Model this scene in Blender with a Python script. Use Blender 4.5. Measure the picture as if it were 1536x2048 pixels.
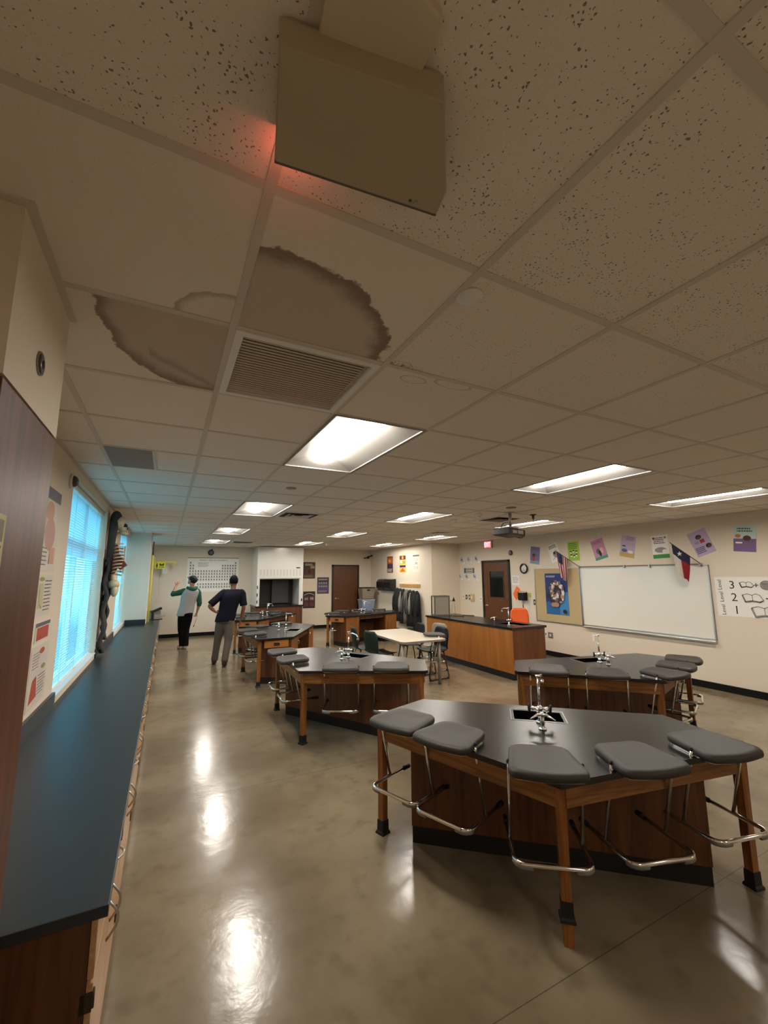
import bpy, math, random
from mathutils import Vector, Matrix
random.seed(7)
sin, cos, pi, rad = math.sin, math.cos, math.pi, math.radians
for o in list(bpy.data.objects): bpy.data.objects.remove(o)
SC = bpy.context.scene
COL = SC.collection

# ------------------------------------------------------------------ camera
FPX, YAW, PIT, ROLL, CZ = 838.35, .4740, .1496, -.0053, 1.7176
H = 2.601
cam_d = bpy.data.cameras.new('camera'); cam = bpy.data.objects.new('camera', cam_d); COL.objects.link(cam)
cam_d.sensor_fit = 'VERTICAL'; cam_d.sensor_height = 36.0; cam_d.lens = 36.0 * FPX / 2048.0
cam_d.clip_start = .02; cam_d.clip_end = 100
_F = Vector((sin(YAW) * cos(PIT), cos(YAW) * cos(PIT), sin(PIT))); _R = Vector((cos(YAW), -sin(YAW), 0)); _U = _R.cross(_F)
_R2 = _R * cos(ROLL) + _U * sin(ROLL); _U2 = -_R * sin(ROLL) + _U * cos(ROLL)
cam.matrix_world = Matrix(((_R2.x, _U2.x, -_F.x, 0), (_R2.y, _U2.y, -_F.y, 0), (_R2.z, _U2.z, -_F.z, CZ), (0, 0, 0, 1)))
SC.camera = cam

# ------------------------------------------------------------------ world, exposure
SKY_STR = 1.5; LAMP_STR = 15.0
SC.view_settings.view_transform = 'Standard'; SC.view_settings.look = 'None'
SC.view_settings.exposure = 1.95; SC.view_settings.gamma = 1.0; SC.view_settings.use_curve_mapping = False
W = bpy.data.worlds.new('world'); SC.world = W; W.use_nodes = True
nt = W.node_tree; nt.nodes.clear()
wo = nt.nodes.new('ShaderNodeOutputWorld'); wb = nt.nodes.new('ShaderNodeBackground'); wr = nt.nodes.new('ShaderNodeValToRGB')
wt = nt.nodes.new('ShaderNodeTexCoord'); ws = nt.nodes.new('ShaderNodeSeparateXYZ'); wm = nt.nodes.new('ShaderNodeMapRange')
nt.links.new(wt.outputs['Generated'], ws.inputs[0]); nt.links.new(ws.outputs['Z'], wm.inputs[0])
wm.inputs[1].default_value = -.3; wm.inputs[2].default_value = .5
nt.links.new(wm.outputs[0], wr.inputs[0]); nt.links.new(wr.outputs[0], wb.inputs[0]); nt.links.new(wb.outputs[0], wo.inputs[0])
wr.color_ramp.elements[0].color = (.03, .12, .17, 1); wr.color_ramp.elements[0].position = .25
wr.color_ramp.elements[1].color = (.20, .60, .76, 1); wr.color_ramp.elements[1].position = .5
wb.inputs[1].default_value = SKY_STR

# ------------------------------------------------------------------ materials
def srgb(r, g, b):
    f = lambda c: (c / 255) / 12.92 if c / 255 <= .04045 else ((c / 255 + .055) / 1.055) ** 2.4
    return (f(r), f(g), f(b), 1)
def base_mat(name):
    m = bpy.data.materials.new(name); m.use_nodes = True
    return m, m.node_tree, m.node_tree.nodes['Principled BSDF']
MC = {}
def mat(name, c, rough=.5, metal=0, spec=.5, coat=0, bump=0, bscale=200, var=0, vscale=6):
    if name in MC: return MC[name]
    m, t, b = base_mat(name)
    b.inputs['Base Color'].default_value = c; b.inputs['Roughness'].default_value = rough
    b.inputs['Metallic'].default_value = metal; b.inputs['Specular IOR Level'].default_value = spec
    b.inputs['Coat Weight'].default_value = coat; b.inputs['Coat Roughness'].default_value = .1
    if bump or var:
        tc = t.nodes.new('ShaderNodeTexCoord')
    if bump:
        n = t.nodes.new('ShaderNodeTexNoise'); n.inputs['Scale'].default_value = bscale; n.inputs['Detail'].default_value = 3
        bp = t.nodes.new('ShaderNodeBump'); bp.inputs['Strength'].default_value = bump; bp.inputs['Distance'].default_value = .002
        t.links.new(tc.outputs['Object'], n.inputs['Vector']); t.links.new(n.outputs[0], bp.inputs['Height']); t.links.new(bp.outputs[0], b.inputs['Normal'])
    if var:
        n = t.nodes.new('ShaderNodeTexNoise'); n.inputs['Scale'].default_value = vscale; n.inputs['Detail'].default_value = 4
        mx = t.nodes.new('ShaderNodeMix'); mx.data_type = 'RGBA'
        mx.inputs[6].default_value = tuple(x * (1 - var) for x in c[:3]) + (1,); mx.inputs[7].default_value = tuple(min(1, x * (1 + var)) for x in c[:3]) + (1,)
        t.links.new(tc.outputs['Object'], n.inputs['Vector']); t.links.new(n.outputs[0], mx.inputs[0]); t.links.new(mx.outputs[2], b.inputs['Base Color'])
    MC[name] = m; return m
def wood(name, c1, c2, axis='Z', rough=.35, scale=1.0):
    if name in MC: return MC[name]
    m, t, b = base_mat(name); N = t.nodes; L = t.links
    tc = N.new('ShaderNodeTexCoord'); mp = N.new('ShaderNodeMapping'); L.new(tc.outputs['Object'], mp.inputs[0])
    s = {'X': (1.2, 18, 18), 'Y': (18, 1.2, 18), 'Z': (18, 18, 1.2)}[axis]
    mp.inputs['Scale'].default_value = tuple(v * scale for v in s)
    n = N.new('ShaderNodeTexNoise'); n.inputs['Scale'].default_value = 2; n.inputs['Detail'].default_value = 6; n.inputs['Distortion'].default_value = .8
    n2 = N.new('ShaderNodeTexNoise'); n2.inputs['Scale'].default_value = 9; n2.inputs['Detail'].default_value = 2
    L.new(mp.outputs[0], n.inputs['Vector']); L.new(mp.outputs[0], n2.inputs['Vector'])
    r = N.new('ShaderNodeValToRGB'); r.color_ramp.elements[0].position = .35; r.color_ramp.elements[1].position = .68
    r.color_ramp.elements[0].color = c1; r.color_ramp.elements[1].color = c2
    ad = N.new('ShaderNodeMath'); ad.operation = 'MULTIPLY_ADD'; ad.inputs[1].default_value = .25; L.new(n2.outputs[0], ad.inputs[0])
    su = N.new('ShaderNodeMath'); su.operation = 'SUBTRACT'; su.inputs[1].default_value = .125
    L.new(n.outputs[0], ad.inputs[2]); L.new(ad.outputs[0], su.inputs[0]); L.new(su.outputs[0], r.inputs[0]); L.new(r.outputs[0], b.inputs['Base Color'])
    b.inputs['Roughness'].default_value = rough
    MC[name] = m; return m
def emis(name, c, s):
    if name in MC: return MC[name]
    m, t, b = base_mat(name)
    b.inputs['Base Color'].default_value = (.8, .8, .8, 1); b.inputs['Emission Color'].default_value = c; b.inputs['Emission Strength'].default_value = s
    MC[name] = m; return m

class NX:                                                # tiny node-expression helper
    def __init__(s, t): s.t = t
    def m(s, op, a, b=None, clamp=False):
        n = s.t.nodes.new('ShaderNodeMath'); n.operation = op; n.use_clamp = clamp
        for i, v in enumerate((a, b)):
            if v is None: continue
            if isinstance(v, (int, float)): n.inputs[i].default_value = v
            else: s.t.links.new(v, n.inputs[i])
        return n.outputs[0]
    def noise(s, vec, scale, detail=3):
        n = s.t.nodes.new('ShaderNodeTexNoise'); n.inputs['Scale'].default_value = scale; n.inputs['Detail'].default_value = detail
        s.t.links.new(vec, n.inputs['Vector']); return n.outputs[0]
    def step(s, x, lo, hi):                               # smooth ramp 0..1
        n = s.t.nodes.new('ShaderNodeMapRange'); n.interpolation_type = 'SMOOTHSTEP'
        s.t.links.new(x, n.inputs[0]); n.inputs[1].default_value = lo; n.inputs[2].default_value = hi; return n.outputs[0]
    def mix(s, f, a, b):
        n = s.t.nodes.new('ShaderNodeMix'); n.data_type = 'RGBA'; s.t.links.new(f, n.inputs[0])
        for i, v in ((6, a), (7, b)):
            if isinstance(v, tuple): n.inputs[i].default_value = v
            else: s.t.links.new(v, n.inputs[i])
        return n.outputs[2]
U = .6096; GX, GY = .254, .4148
def ceiling_material():
    m, t, b = base_mat('ceiling_tile_board'); N = NX(t); L = t.links
    g = t.nodes.new('ShaderNodeNewGeometry'); sp = t.nodes.new('ShaderNodeSeparateXYZ'); L.new(g.outputs['Position'], sp.inputs[0])
    P = g.outputs['Position']
    gx = N.m('SUBTRACT', N.m('DIVIDE', sp.outputs[0], U), GX); gy = N.m('SUBTRACT', N.m('DIVIDE', sp.outputs[1], U), GY)
    # pits
    v = t.nodes.new('ShaderNodeTexVoronoi'); v.inputs['Scale'].default_value = 92; dv = t.nodes.new('ShaderNodeVectorMath'); dv.operation = 'MULTIPLY_ADD'; nz = t.nodes.new('ShaderNodeTexNoise'); nz.inputs['Scale'].default_value = 150; L.new(P, nz.inputs['Vector']); L.new(nz.outputs['Color'], dv.inputs[0]); dv.inputs[1].default_value = (.010, .010, .010); L.new(P, dv.inputs[2]); L.new(dv.outputs[0], v.inputs['Vector'])
    thr = N.m('ADD', N.m('MULTIPLY', N.step(N.noise(P, 12, 2), .4, .65), .12), .13)
    row0 = N.m('SUBTRACT', 1.0, N.step(gy, .98, 1.02)); right = N.step(gx, .98, 1.02); row3 = N.m('SUBTRACT', 1.0, N.step(gy, 2.0, 3.0))
    amount = N.m('MAXIMUM', N.m('MAXIMUM', row0, N.m('MULTIPLY', N.m('MULTIPLY', right, row3), .75)), .3)
    pit = N.m('LESS_THAN', v.outputs['Distance'], N.m('MULTIPLY', thr, amount))
    pit = N.m('MULTIPLY', pit, 1.0)
    warp = N.m('MULTIPLY', N.m('SUBTRACT', N.noise(P, 9, 5), .5), .22)
    warp2 = N.m('MULTIPLY', N.m('SUBTRACT', N.noise(P, 60, 3), .5), .07)
    def ell(cx, cy, rx, ry):
        a = N.m('DIVIDE', N.m('SUBTRACT', gx, cx), rx); c = N.m('DIVIDE', N.m('SUBTRACT', gy, cy), ry)
        d = N.m('SQRT', N.m('ADD', N.m('MULTIPLY', a, a), N.m('MULTIPLY', c, c)))
        return N.m('ADD', N.m('ADD', d, warp), warp2)
    def box(x0, x1, y0, y1):
        r = N.m('MULTIPLY', N.m('GREATER_THAN', gx, x0), N.m('LESS_THAN', gx, x1))
        return N.m('MULTIPLY', r, N.m('MULTIPLY', N.m('GREATER_THAN', gy, y0), N.m('LESS_THAN', gy, y1)))
    inside = None; rim = None
    for (e, bx, fi, fr) in [((.13, 2.02, .84, .74), (0, 1, 1, 2), .42, .62), ((-.1, 2.2, .6, .8), (-1, 0, 2, 3), .45, .55), ((-.02, 2.0, .3, .29), (-1, 0, 1, 2), .08, .4)]:
        d = ell(*e); bm = box(*bx)
        i_ = N.m('MULTIPLY', N.m('MULTIPLY', N.m('SUBTRACT', 1.0, N.step(d, .97, 1.0)), bm), fi)
        r_ = N.m('MULTIPLY', N.m('MULTIPLY', N.step(d, .80, .97), N.m('SUBTRACT', 1.0, N.step(d, .975, 1.0))), N.m('MULTIPLY', bm, fr))
        inside = i_ if inside is None else N.m('MAXIMUM', inside, i_); rim = r_ if rim is None else N.m('MAXIMUM', rim, r_)
    # brown streak in the left tile, faint rings and mould on the right tiles
    st = N.m('ABSOLUTE', N.m('SUBTRACT', N.m('ADD', gy, N.m('MULTIPLY', gx, -.9)), N.m('ADD', 2.93, N.m('MULTIPLY', warp, .8))))
    streak = N.m('MULTIPLY', N.m('SUBTRACT', 1.0, N.step(st, .0, .09)), N.m('MULTIPLY', box(-.45, 0, 2, 3), .3))
    rim = N.m('MAXIMUM', rim, streak)
    for e in [(1.30, 2.12, .11, .055), (1.62, 2.06, .17, .06)]:
        d = ell(*e); rr = N.m('MULTIPLY', N.m('MULTIPLY', N.step(d, .8, .97), N.m('SUBTRACT', 1.0, N.step(d, .98, 1.05))), N.m('MULTIPLY', box(1, 2, 2, 3), .35))
        rim = N.m('MAXIMUM', rim, rr)
    d = ell(1.05, 2.03, .32, .14)
    mould = N.m('MULTIPLY', N.m('MULTIPLY', N.m('SUBTRACT', 1.0, N.step(d, .4, 1.0)), N.step(N.noise(P, 70, 4), .42, .62)), N.m('MULTIPLY', box(1, 2, 1, 2), .8))
    base = N.mix(N.noise(P, 240, 2), srgb(222, 212, 198), srgb(238, 230, 218))
    c = N.mix(inside, base, srgb(138, 108, 80)); c = N.mix(rim, c, srgb(92, 62, 38)); c = N.mix(mould, c, srgb(70, 60, 50)); c = N.mix(N.m('MULTIPLY', pit, .75), c, srgb(80, 62, 44))
    L.new(c, b.inputs['Base Color']); b.inputs['Roughness'].default_value = .95; b.inputs['Specular IOR Level'].default_value = .15
    bp = t.nodes.new('ShaderNodeBump'); bp.inputs['Strength'].default_value = .35; bp.inputs['Distance'].default_value = .002
    L.new(N.m('SUBTRACT', N.noise(P, 300, 2), N.m('MULTIPLY', pit, 2.0)), bp.inputs['Height']); L.new(bp.outputs[0], b.inputs['Normal'])
    return m
def floor_material():
    m, t, b = base_mat('polished_concrete'); N = NX(t); L = t.links
    g = t.nodes.new('ShaderNodeNewGeometry'); sp = t.nodes.new('ShaderNodeSeparateXYZ'); P = g.outputs['Position']; L.new(P, sp.inputs[0])
    c = N.mix(N.step(N.noise(P, 1.1, 6), .35, .68), srgb(116, 102, 80), srgb(146, 132, 108))
    c = N.mix(N.m('MULTIPLY', N.step(N.noise(P, 7, 5), .5, .75), .4), c, srgb(96, 82, 62))
    j = None
    for ax, v in ((1, 3.85), (1, 1.5), (1, 7.6), (0, 2.95)):
        s = N.m('LESS_THAN', N.m('ABSOLUTE', N.m('SUBTRACT', sp.outputs[ax], v)), .0022)
        j = s if j is None else N.m('MAXIMUM', j, s)
    c = N.mix(N.m('MULTIPLY', j, .7), c, srgb(70, 60, 48))
    L.new(c, b.inputs['Base Color'])
    r = N.m('ADD', N.m('MULTIPLY', N.noise(P, 4, 6), .16), .11); L.new(r, b.inputs['Roughness'])
    b.inputs['Specular IOR Level'].default_value = .6
    bp = t.nodes.new('ShaderNodeBump'); bp.inputs['Strength'].default_value = .12; bp.inputs['Distance'].default_value = .01
    L.new(N.m('ADD', N.noise(P, 9, 4), N.m('MULTIPLY', N.noise(P, 40, 2), .2)), bp.inputs['Height']); L.new(bp.outputs[0], b.inputs['Normal'])
    return m
WALLM = mat('wall_paint', srgb(219, 206, 186), .8, bump=.25, bscale=120)
CEILM = ceiling_material(); FLOORM = floor_material()
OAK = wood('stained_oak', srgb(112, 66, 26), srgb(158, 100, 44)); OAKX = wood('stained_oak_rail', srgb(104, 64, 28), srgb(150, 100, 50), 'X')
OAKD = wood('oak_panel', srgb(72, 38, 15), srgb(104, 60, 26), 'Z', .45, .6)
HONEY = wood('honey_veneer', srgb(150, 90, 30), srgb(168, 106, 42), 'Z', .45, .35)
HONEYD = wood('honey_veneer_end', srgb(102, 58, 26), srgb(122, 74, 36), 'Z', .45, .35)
BROWN = wood('brown_laminate', srgb(74, 38, 17), srgb(104, 58, 30), 'Z', .42, .6)
BROWN.node_tree.nodes['Principled BSDF'].inputs['Specular IOR Level'].default_value = .3
DOORW = wood('door_veneer', srgb(78, 44, 20), srgb(104, 62, 30), 'Z', .4, .8)
MAPLE = wood('maple_front', srgb(166, 126, 84), srgb(194, 154, 108), 'Y', .35, .8)
BLACKTOP = mat('black_epoxy_top', srgb(20, 19, 19), .27, spec=.6, bump=.12, bscale=500)
COUNTER = mat('counter_epoxy', srgb(30, 38, 44), .38, spec=.6, bump=.12, bscale=400, var=.15, vscale=3)
BLACK = mat('black_rubber', srgb(13, 12, 11), .6); GLOSSBLACK = mat('gloss_black', srgb(14, 14, 15), .15)
SEATM = mat('stool_pad', srgb(46, 40, 35), .55, bump=.25, bscale=300, var=.15, vscale=10)
CHROME = mat('chrome', (.78, .76, .73, 1), .12, 1); STEEL = mat('brushed_steel', (.5, .49, .47, 1), .35, 1)
WHITE = mat('white_enamel', srgb(228, 226, 220), .4); GRIDM = mat('grid_tee_white', srgb(206, 196, 182), .6)
PLASTG = mat('grey_glide', srgb(120, 118, 112), .4); DARKFRAME = mat('dark_door_frame', srgb(24, 20, 17), .45)
SHINEWHITE = mat('gloss_whiteboard', srgb(226, 222, 210), .16); ALU = mat('aluminium', (.62, .61, .58, 1), .35, 1)
CORK = mat('cork', srgb(186, 164, 122), .9, var=.2, vscale=60); SKIN = mat('skin', srgb(150, 100, 74), .55)
BONE = mat('bone', srgb(206, 186, 150), .6, var=.25, vscale=30)

# ------------------------------------------------------------------ mesh building
def rim(x0, x1, y0, y1, w):
    return ((x0, x1, y0, y0 + w), (x0, x1, y1 - w, y1), (x0, x0 + w, y0 + w, y1 - w), (x1 - w, x1, y0 + w, y1 - w))
class MB:
    def __init__(s): s.v = []; s.f = []; s.mi = []; s.mats = []; s.cur = 0; s.smooth = []; s.M = None
    def mat(s, m):
        if m not in s.mats: s.mats.append(m)
        s.cur = s.mats.index(m); return s
    def add(s, vs, fs, smooth=False):
        n = len(s.v)
        s.v += [tuple(s.M @ Vector(p)) if s.M else tuple(p) for p in vs]
        for f in fs: s.f.append(tuple(n + i for i in f)); s.mi.append(s.cur); s.smooth.append(smooth)
        return s
    def box(s, x0, x1, y0, y1, z0, z1):
        return s.add([(x0, y0, z0), (x1, y0, z0), (x1, y1, z0), (x0, y1, z0), (x0, y0, z1), (x1, y0, z1), (x1, y1, z1), (x0, y1, z1)],
                     [(0, 3, 2, 1), (4, 5, 6, 7), (0, 1, 5, 4), (1, 2, 6, 5), (2, 3, 7, 6), (3, 0, 4, 7)])
    def prism(s, poly, z0, z1, smooth=False):
        n = len(poly)
        a = sum(poly[i][0] * poly[(i + 1) % n][1] - poly[(i + 1) % n][0] * poly[i][1] for i in range(n))
        if a < 0: poly = poly[::-1]
        return s.add([(x, y, z0) for x, y in poly] + [(x, y, z1) for x, y in poly],
                     [tuple(range(n))[::-1], tuple(range(n, 2 * n))] + [(i, (i + 1) % n, n + (i + 1) % n, n + i) for i in range(n)], smooth)
    def loft(s, rings, cap=True, smooth=True, closed=True):
        n = len(rings[0]); vs = [p for r in rings for p in r]; fs = []
        for k in range(len(rings) - 1):
            for i in range(n if closed else n - 1):
                j = (i + 1) % n; fs.append((k * n + i, k * n + j, (k + 1) * n + j, (k + 1) * n + i))
        if cap: fs.append(tuple(range(n))[::-1]); fs.append(tuple(range((len(rings) - 1) * n, len(rings) * n)))
        return s.add(vs, fs, smooth)
    def tube(s, pts, r, n=8, cap=True):
        pts = [Vector(p) for p in pts]; rs = r if isinstance(r, (list, tuple)) else [r] * len(pts)
        rings = []; up = None
        for i, p in enumerate(pts):
            d = (pts[min(i + 1, len(pts) - 1)] - pts[max(i - 1, 0)]).normalized()
            if up is None:
                up = Vector((0, 0, 1)) if abs(d.z) < .9 else Vector((1, 0, 0))
            a = d.cross(up).normalized(); b = a.cross(d).normalized(); up = b
            rings.append([p + (a * cos(2 * pi * k / n) + b * sin(2 * pi * k / n)) * rs[i] for k in range(n)])
        return s.loft(rings, cap)
    def cyl(s, x, y, z0, z1, r, n=16, r2=None):
        r2 = r if r2 is None else r2
        return s.loft([[(x + q * cos(2 * pi * k / n), y + q * sin(2 * pi * k / n), z) for k in range(n)] for z, q in ((z0, r), (z1, r2))])
    def sphere(s, c, r, nu=14, nv=8, v0=-pi / 2, v1=pi / 2):
        rx, ry, rz = r if isinstance(r, (tuple, list)) else (r, r, r)
        rings = []
        for j in range(nv + 1):
            t = v0 + (v1 - v0) * j / nv; q = max(cos(t), .01)
            rings.append([(c[0] + rx * q * cos(2 * pi * k / nu), c[1] + ry * q * sin(2 * pi * k / nu), c[2] + rz * sin(t)) for k in range(nu)])
        return s.loft(rings)
    def build(s, name, m=None, parent=None, bevel=0, at=None):
        me = bpy.data.meshes.new(name); me.from_pydata(s.v, [], s.f)
        if s.mats:
            for q in s.mats: me.materials.append(q)
            me.polygons.foreach_set('material_index', s.mi)
        else: me.materials.append(m)
        me.polygons.foreach_set('use_smooth', s.smooth); me.update()
        o = bpy.data.objects.new(name, me); COL.objects.link(o)
        if parent: o.parent = parent
        if bevel:
            bv = o.modifiers.new('bevel', 'BEVEL'); bv.width = bevel; bv.segments = 2; bv.limit_method = 'ANGLE'; bv.angle_limit = rad(40)
        if at is not None: o.matrix_world = at
        return o
def tag(o, label=None, cat=None, group=None, kind=None):
    for k, v in (('label', label), ('category', cat), ('group', group), ('kind', kind)):
        if v: o[k] = v
    return o
def thing(name, label, cat, loc=(0, 0, 0), rz=0, group=None, M=None):
    o = bpy.data.objects.new(name, None); COL.objects.link(o); o.empty_display_size = .1
    if M is not None: o.matrix_world = M
    else: o.location = loc; o.rotation_euler = (0, 0, rz)
    return tag(o, label, cat, group)
def struct(o): o['kind'] = 'structure'; return o
def kids(o): return [c for c in list(bpy.data.objects) if c.parent == o]
def dup(o, parent=None, cache={}):
    key = o.name
    if key not in cache: cache[key] = kids(o)
    c = o.copy(); COL.objects.link(c)
    if parent: c.parent = parent
    for ch in cache[key]: dup(ch, c)
    return c
def wallM(wall, u, v, w=0):
    """frames on the walls: X runs left to right as seen from inside, Y up, Z out of the wall"""
    if wall == 'right': X, Z, o = (0, -1, 0), (-1, 0, 0), (7.41 - w, u, v)
    elif wall == 'far': X, Z, o = (1, 0, 0), (0, -1, 0), (u, 13.67 - w, v)
    elif wall == 'coat': X, Z, o = (0, -1, 0), (-1, 0, 0), (6.47 - w, u, v)
    elif wall == 'left': X, Z, o = (0, 1, 0), (1, 0, 0), (-.70 + w, u, v)
    elif wall == 'closet': X, Z, o = (0, 1, 0), (1, 0, 0), (-.357 + w, u, v)
    return Matrix(((X[0], 0, Z[0], o[0]), (X[1], 0, Z[1], o[1]), (X[2], 1, Z[2], o[2]), (0, 0, 0, 1)))
TXT = {}
def text_geo(s):
    if s not in TXT:
        c = bpy.data.curves.new('txt', 'FONT'); c.body = s; c.size = 1; c.align_x = 'CENTER'; c.align_y = 'CENTER'; c.resolution_u = 2
        o = bpy.data.objects.new('txt', c); COL.objects.link(o)
        me = bpy.data.meshes.new_from_object(o.evaluated_get(bpy.context.evaluated_depsgraph_get()))
        xs = [v.co.x for v in me.vertices]; ys = [v.co.y for v in me.vertices]
        TXT[s] = ([tuple(v.co) for v in me.vertices], [tuple(p.vertices) for p in me.polygons], (min(xs), max(xs), min(ys), max(ys)))
        bpy.data.objects.remove(o); bpy.data.curves.remove(c); bpy.data.meshes.remove(me)
    return TXT[s]
class Art:
    """flat printed sheet: layers of thin shapes on one mesh, coordinates 0..1 across and up"""
    def __init__(s, w, h, paper, thick=.003): s.b = MB(); s.w = w; s.h = h; s.z = thick; s.b.mat(paper).box(-w / 2, w / 2, -h / 2, h / 2, 0, thick)
    def P(s, x, y): return ((x - .5) * s.w, (y - .5) * s.h)
    def lay(s): s.z += .0004; return s.z
    def poly(s, pts, m):
        z = s.lay(); s.b.mat(m).add([(*s.P(x, y), z) for x, y in pts], [tuple(range(len(pts)))]); return s
    def rect(s, x0, x1, y0, y1, m): return s.poly([(x0, y0), (x1, y0), (x1, y1), (x0, y1)], m)
    def rects(s, rs, m):
        z = s.lay(); s.b.mat(m)
        for x0, x1, y0, y1 in rs: s.b.add([(*s.P(x, y), z) for x, y in ((x0, y0), (x1, y0), (x1, y1), (x0, y1))], [(0, 1, 2, 3)])
        return s
    def ell(s, x, y, rx, ry, m, n=18): return s.poly([(x + rx * cos(2 * pi * k / n), y + ry * sin(2 * pi * k / n)) for k in range(n)], m)
    def line(s, pts, wd, m):
        z = s.lay(); s.b.mat(m)
        for a, b in zip(pts, pts[1:]):
            p, q = Vector(s.P(*a)), Vector(s.P(*b)); d = (q - p)
            if d.length < 1e-6: continue
            d.normalize(); n = Vector((-d.y, d.x)) * wd / 2; p = p - d * wd * .3; q = q + d * wd * .3
            s.b.add([(*(p - n), z), (*(q - n), z), (*(q + n), z), (*(p + n), z)], [(0, 1, 2, 3)])
        return s
    def text(s, t, x, y, hh, m, width=None, rot=0):
        v, f, (x0, x1, y0, y1) = text_geo(t); z = s.lay(); k = hh * s.h / (y1 - y0); kx = k if width is None else width * s.w / (x1 - x0)
        cx, cy = s.P(x, y); mx, my = (x0 + x1) / 2, (y0 + y1) / 2; cr, sr = cos(rot), sin(rot)
        s.b.mat(m).add([(cx + ((a[0] - mx) * kx) * cr - (a[1] - my) * k * sr, cy + (a[0] - mx) * kx * sr + (a[1] - my) * k * cr, z) for a in v], f); return s
    def bars(s, x0, x1, y0, y1, n, m, fill=.5):
        rs = []
        for i in range(n):
            y = y1 - (y1 - y0) * (i + .5) / n; hh = (y1 - y0) / n * fill / 2; x = x0
            e = x1 - (x1 - x0) * random.uniform(0, .18)
            while x < e - .02:
                l = random.uniform(.05, .14) * (x1 - x0) * 1.2; rs.append((x, min(x + l, e), y - hh, y + hh)); x += l + .03 * (x1 - x0)
        return s.rects(rs, m)
    def build(s, name, wall, u, v, label, cat, group=None, tilt=0, w=.0):
        o = s.b.build(name, at=wallM(wall, u, v, w) @ Matrix.Rotation(rad(tilt), 4, 'Z')); tag(o, label, cat, group); return o
def flat(n, r, g, b): return mat('ink_' + n, srgb(r, g, b), .6)
INK = flat('black', 30, 28, 30); PAPER = flat('white', 232, 228, 220)

# ================================================================== THE ROOM
def wall_with_holes(name, x0, x1, y0, y1, holes, z1=H):
    """a wall slab running along y, with window holes (ya, yb, za, zb)"""
    b = MB(); y = y0
    for ya, yb, za, zb in holes:
        b.box(x0, x1, y, ya, 0, z1); b.box(x0, x1, ya, yb, 0, za); b.box(x0, x1, ya, yb, zb, z1); y = yb
    b.box(x0, x1, y, y1, 0, z1); return struct(b.build(name, WALLM))
b = MB(); b.box(-.9, 8.2, -3.2, 13.9, -.1, 0); struct(b.build('floor', FLOORM))
WINS = [(4.0, 6.08, .83, 2.50), (7.93, 9.80, .83, 2.52), (10.5, 12.8, .83, 2.50)]
wall_with_holes('wall_left', -.88, -.70, -3.2, 13.9, WINS)
b = MB(); b.box(7.41, 7.6, -3.2, 9.76, 0, H); struct(b.build('wall_right', WALLM))
b = MB(); b.box(6.47, 6.6, 9.76, 13.9, 0, H); b.box(6.6, 7.6, 9.76, 9.9, 0, H); struct(b.build('wall_coat_rack', WALLM))
b = MB(); b.box(-.7, 6.47, 13.67, 13.9, 0, H); struct(b.build('wall_far', WALLM))
b = MB(); b.box(-.7, 7.41, -3.2, -3.0, 0, H); struct(b.build('wall_back', WALLM))
b = MB(); b.box(-.70, -.325, 9.80, 10.40, 0, H); struct(b.build('wall_pillar', WALLM))
b = MB(); b.box(-.70, -.357, 1.177, 1.69, 2.172, H); struct(b.build('wall_soffit', WALLM))
# ceiling lights: (x0, x1, y0, y1) in tile units
LTS = []
for x0, x1, rows in ((1, 2, ((3, 5), (8, 10), (13, 15), (17.7, 19.7))), (4.93, 5.83, ((2.98, 4.92), (7.72, 9.7), (12.6, 14.6), (17.2, 19.4))), (8.66, 9.56, ((2.86, 4.84), (7.55, 9.58), (12.45, 14.35), (16.6, 18.8)))):
    for r0, r1 in rows: LTS.append(((x0 + GX) * U, (x1 + GX) * U, (r0 + GY) * U, (r1 + GY) * U))
for x0, x1 in ((1, 2), (4.93, 5.83), (8.66, 9.56)): LTS.append(((x0 + GX) * U, (x1 + GX) * U, (-4 + GY) * U, (-2 + GY) * U))  # three dimmer fill lights added behind the camera, out of view
VENT = ((0 + GX) * U, (1 + GX) * U, (2 + GY) * U, (3 + GY) * U)
HV = ((-1 + GX) * U, (-.5 + GX) * U, (5 + GY) * U, (6 + GY) * U)
STAINED = [((i + GX) * U, (i + 1 + GX) * U, (j + GY) * U, (j + 1 + GY) * U) for i, j in ((0, 1), (-1, 2), (-1, 1), (1, 1))]
xs = sorted({-.7, 6.47, 7.41} | {round(v, 5) for q in LTS + [VENT] + STAINED for v in q[:2]} | {round((i + GX) * U, 5) for i in range(-1, 12)})
ys = sorted({-3.0, 9.76, 13.67} | {round(v, 5) for q in LTS + [VENT] + STAINED for v in q[2:]} | {round((j + GY) * U, 5) for j in range(-5, 22)})
b = MB()
for xa, xb in zip(xs, xs[1:]):
    for ya, yb in zip(ys, ys[1:]):
        mx, my = (xa + xb) / 2, (ya + yb) / 2
        if any(q[0] < mx < q[1] and q[2] < my < q[3] for q in LTS + [VENT] + STAINED): continue
        if mx > 6.47 and my > 9.76: continue
        b.add([(xa, ya, H), (xb, ya, H), (xb, yb, H), (xa, yb, H)], [(0, 3, 2, 1)])
b.box(-.9, 7.6, -3.2, 13.9, H + .16, H + .3)
struct(b.build('ceiling', CEILM))
for (q, lab) in zip(STAINED, ['ceiling tile with a big half-round brown water stain beside the return grille', 'ceiling tile almost filled by a brown water stain with dark streaks, left of the grille', 'plain pale ceiling tile with one small stain arc at its corner', 'pitted ceiling tile holding the round white cover, mould specks at its corner']):
    b = MB(); g = .012; b.box(q[0] + g, q[1] - g, q[2] + g, q[3] - g, H - .0005, H + .012); tag(b.build('ceiling_tile', CEILM), lab, 'ceiling tile')
b = MB(); w = .0125
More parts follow.
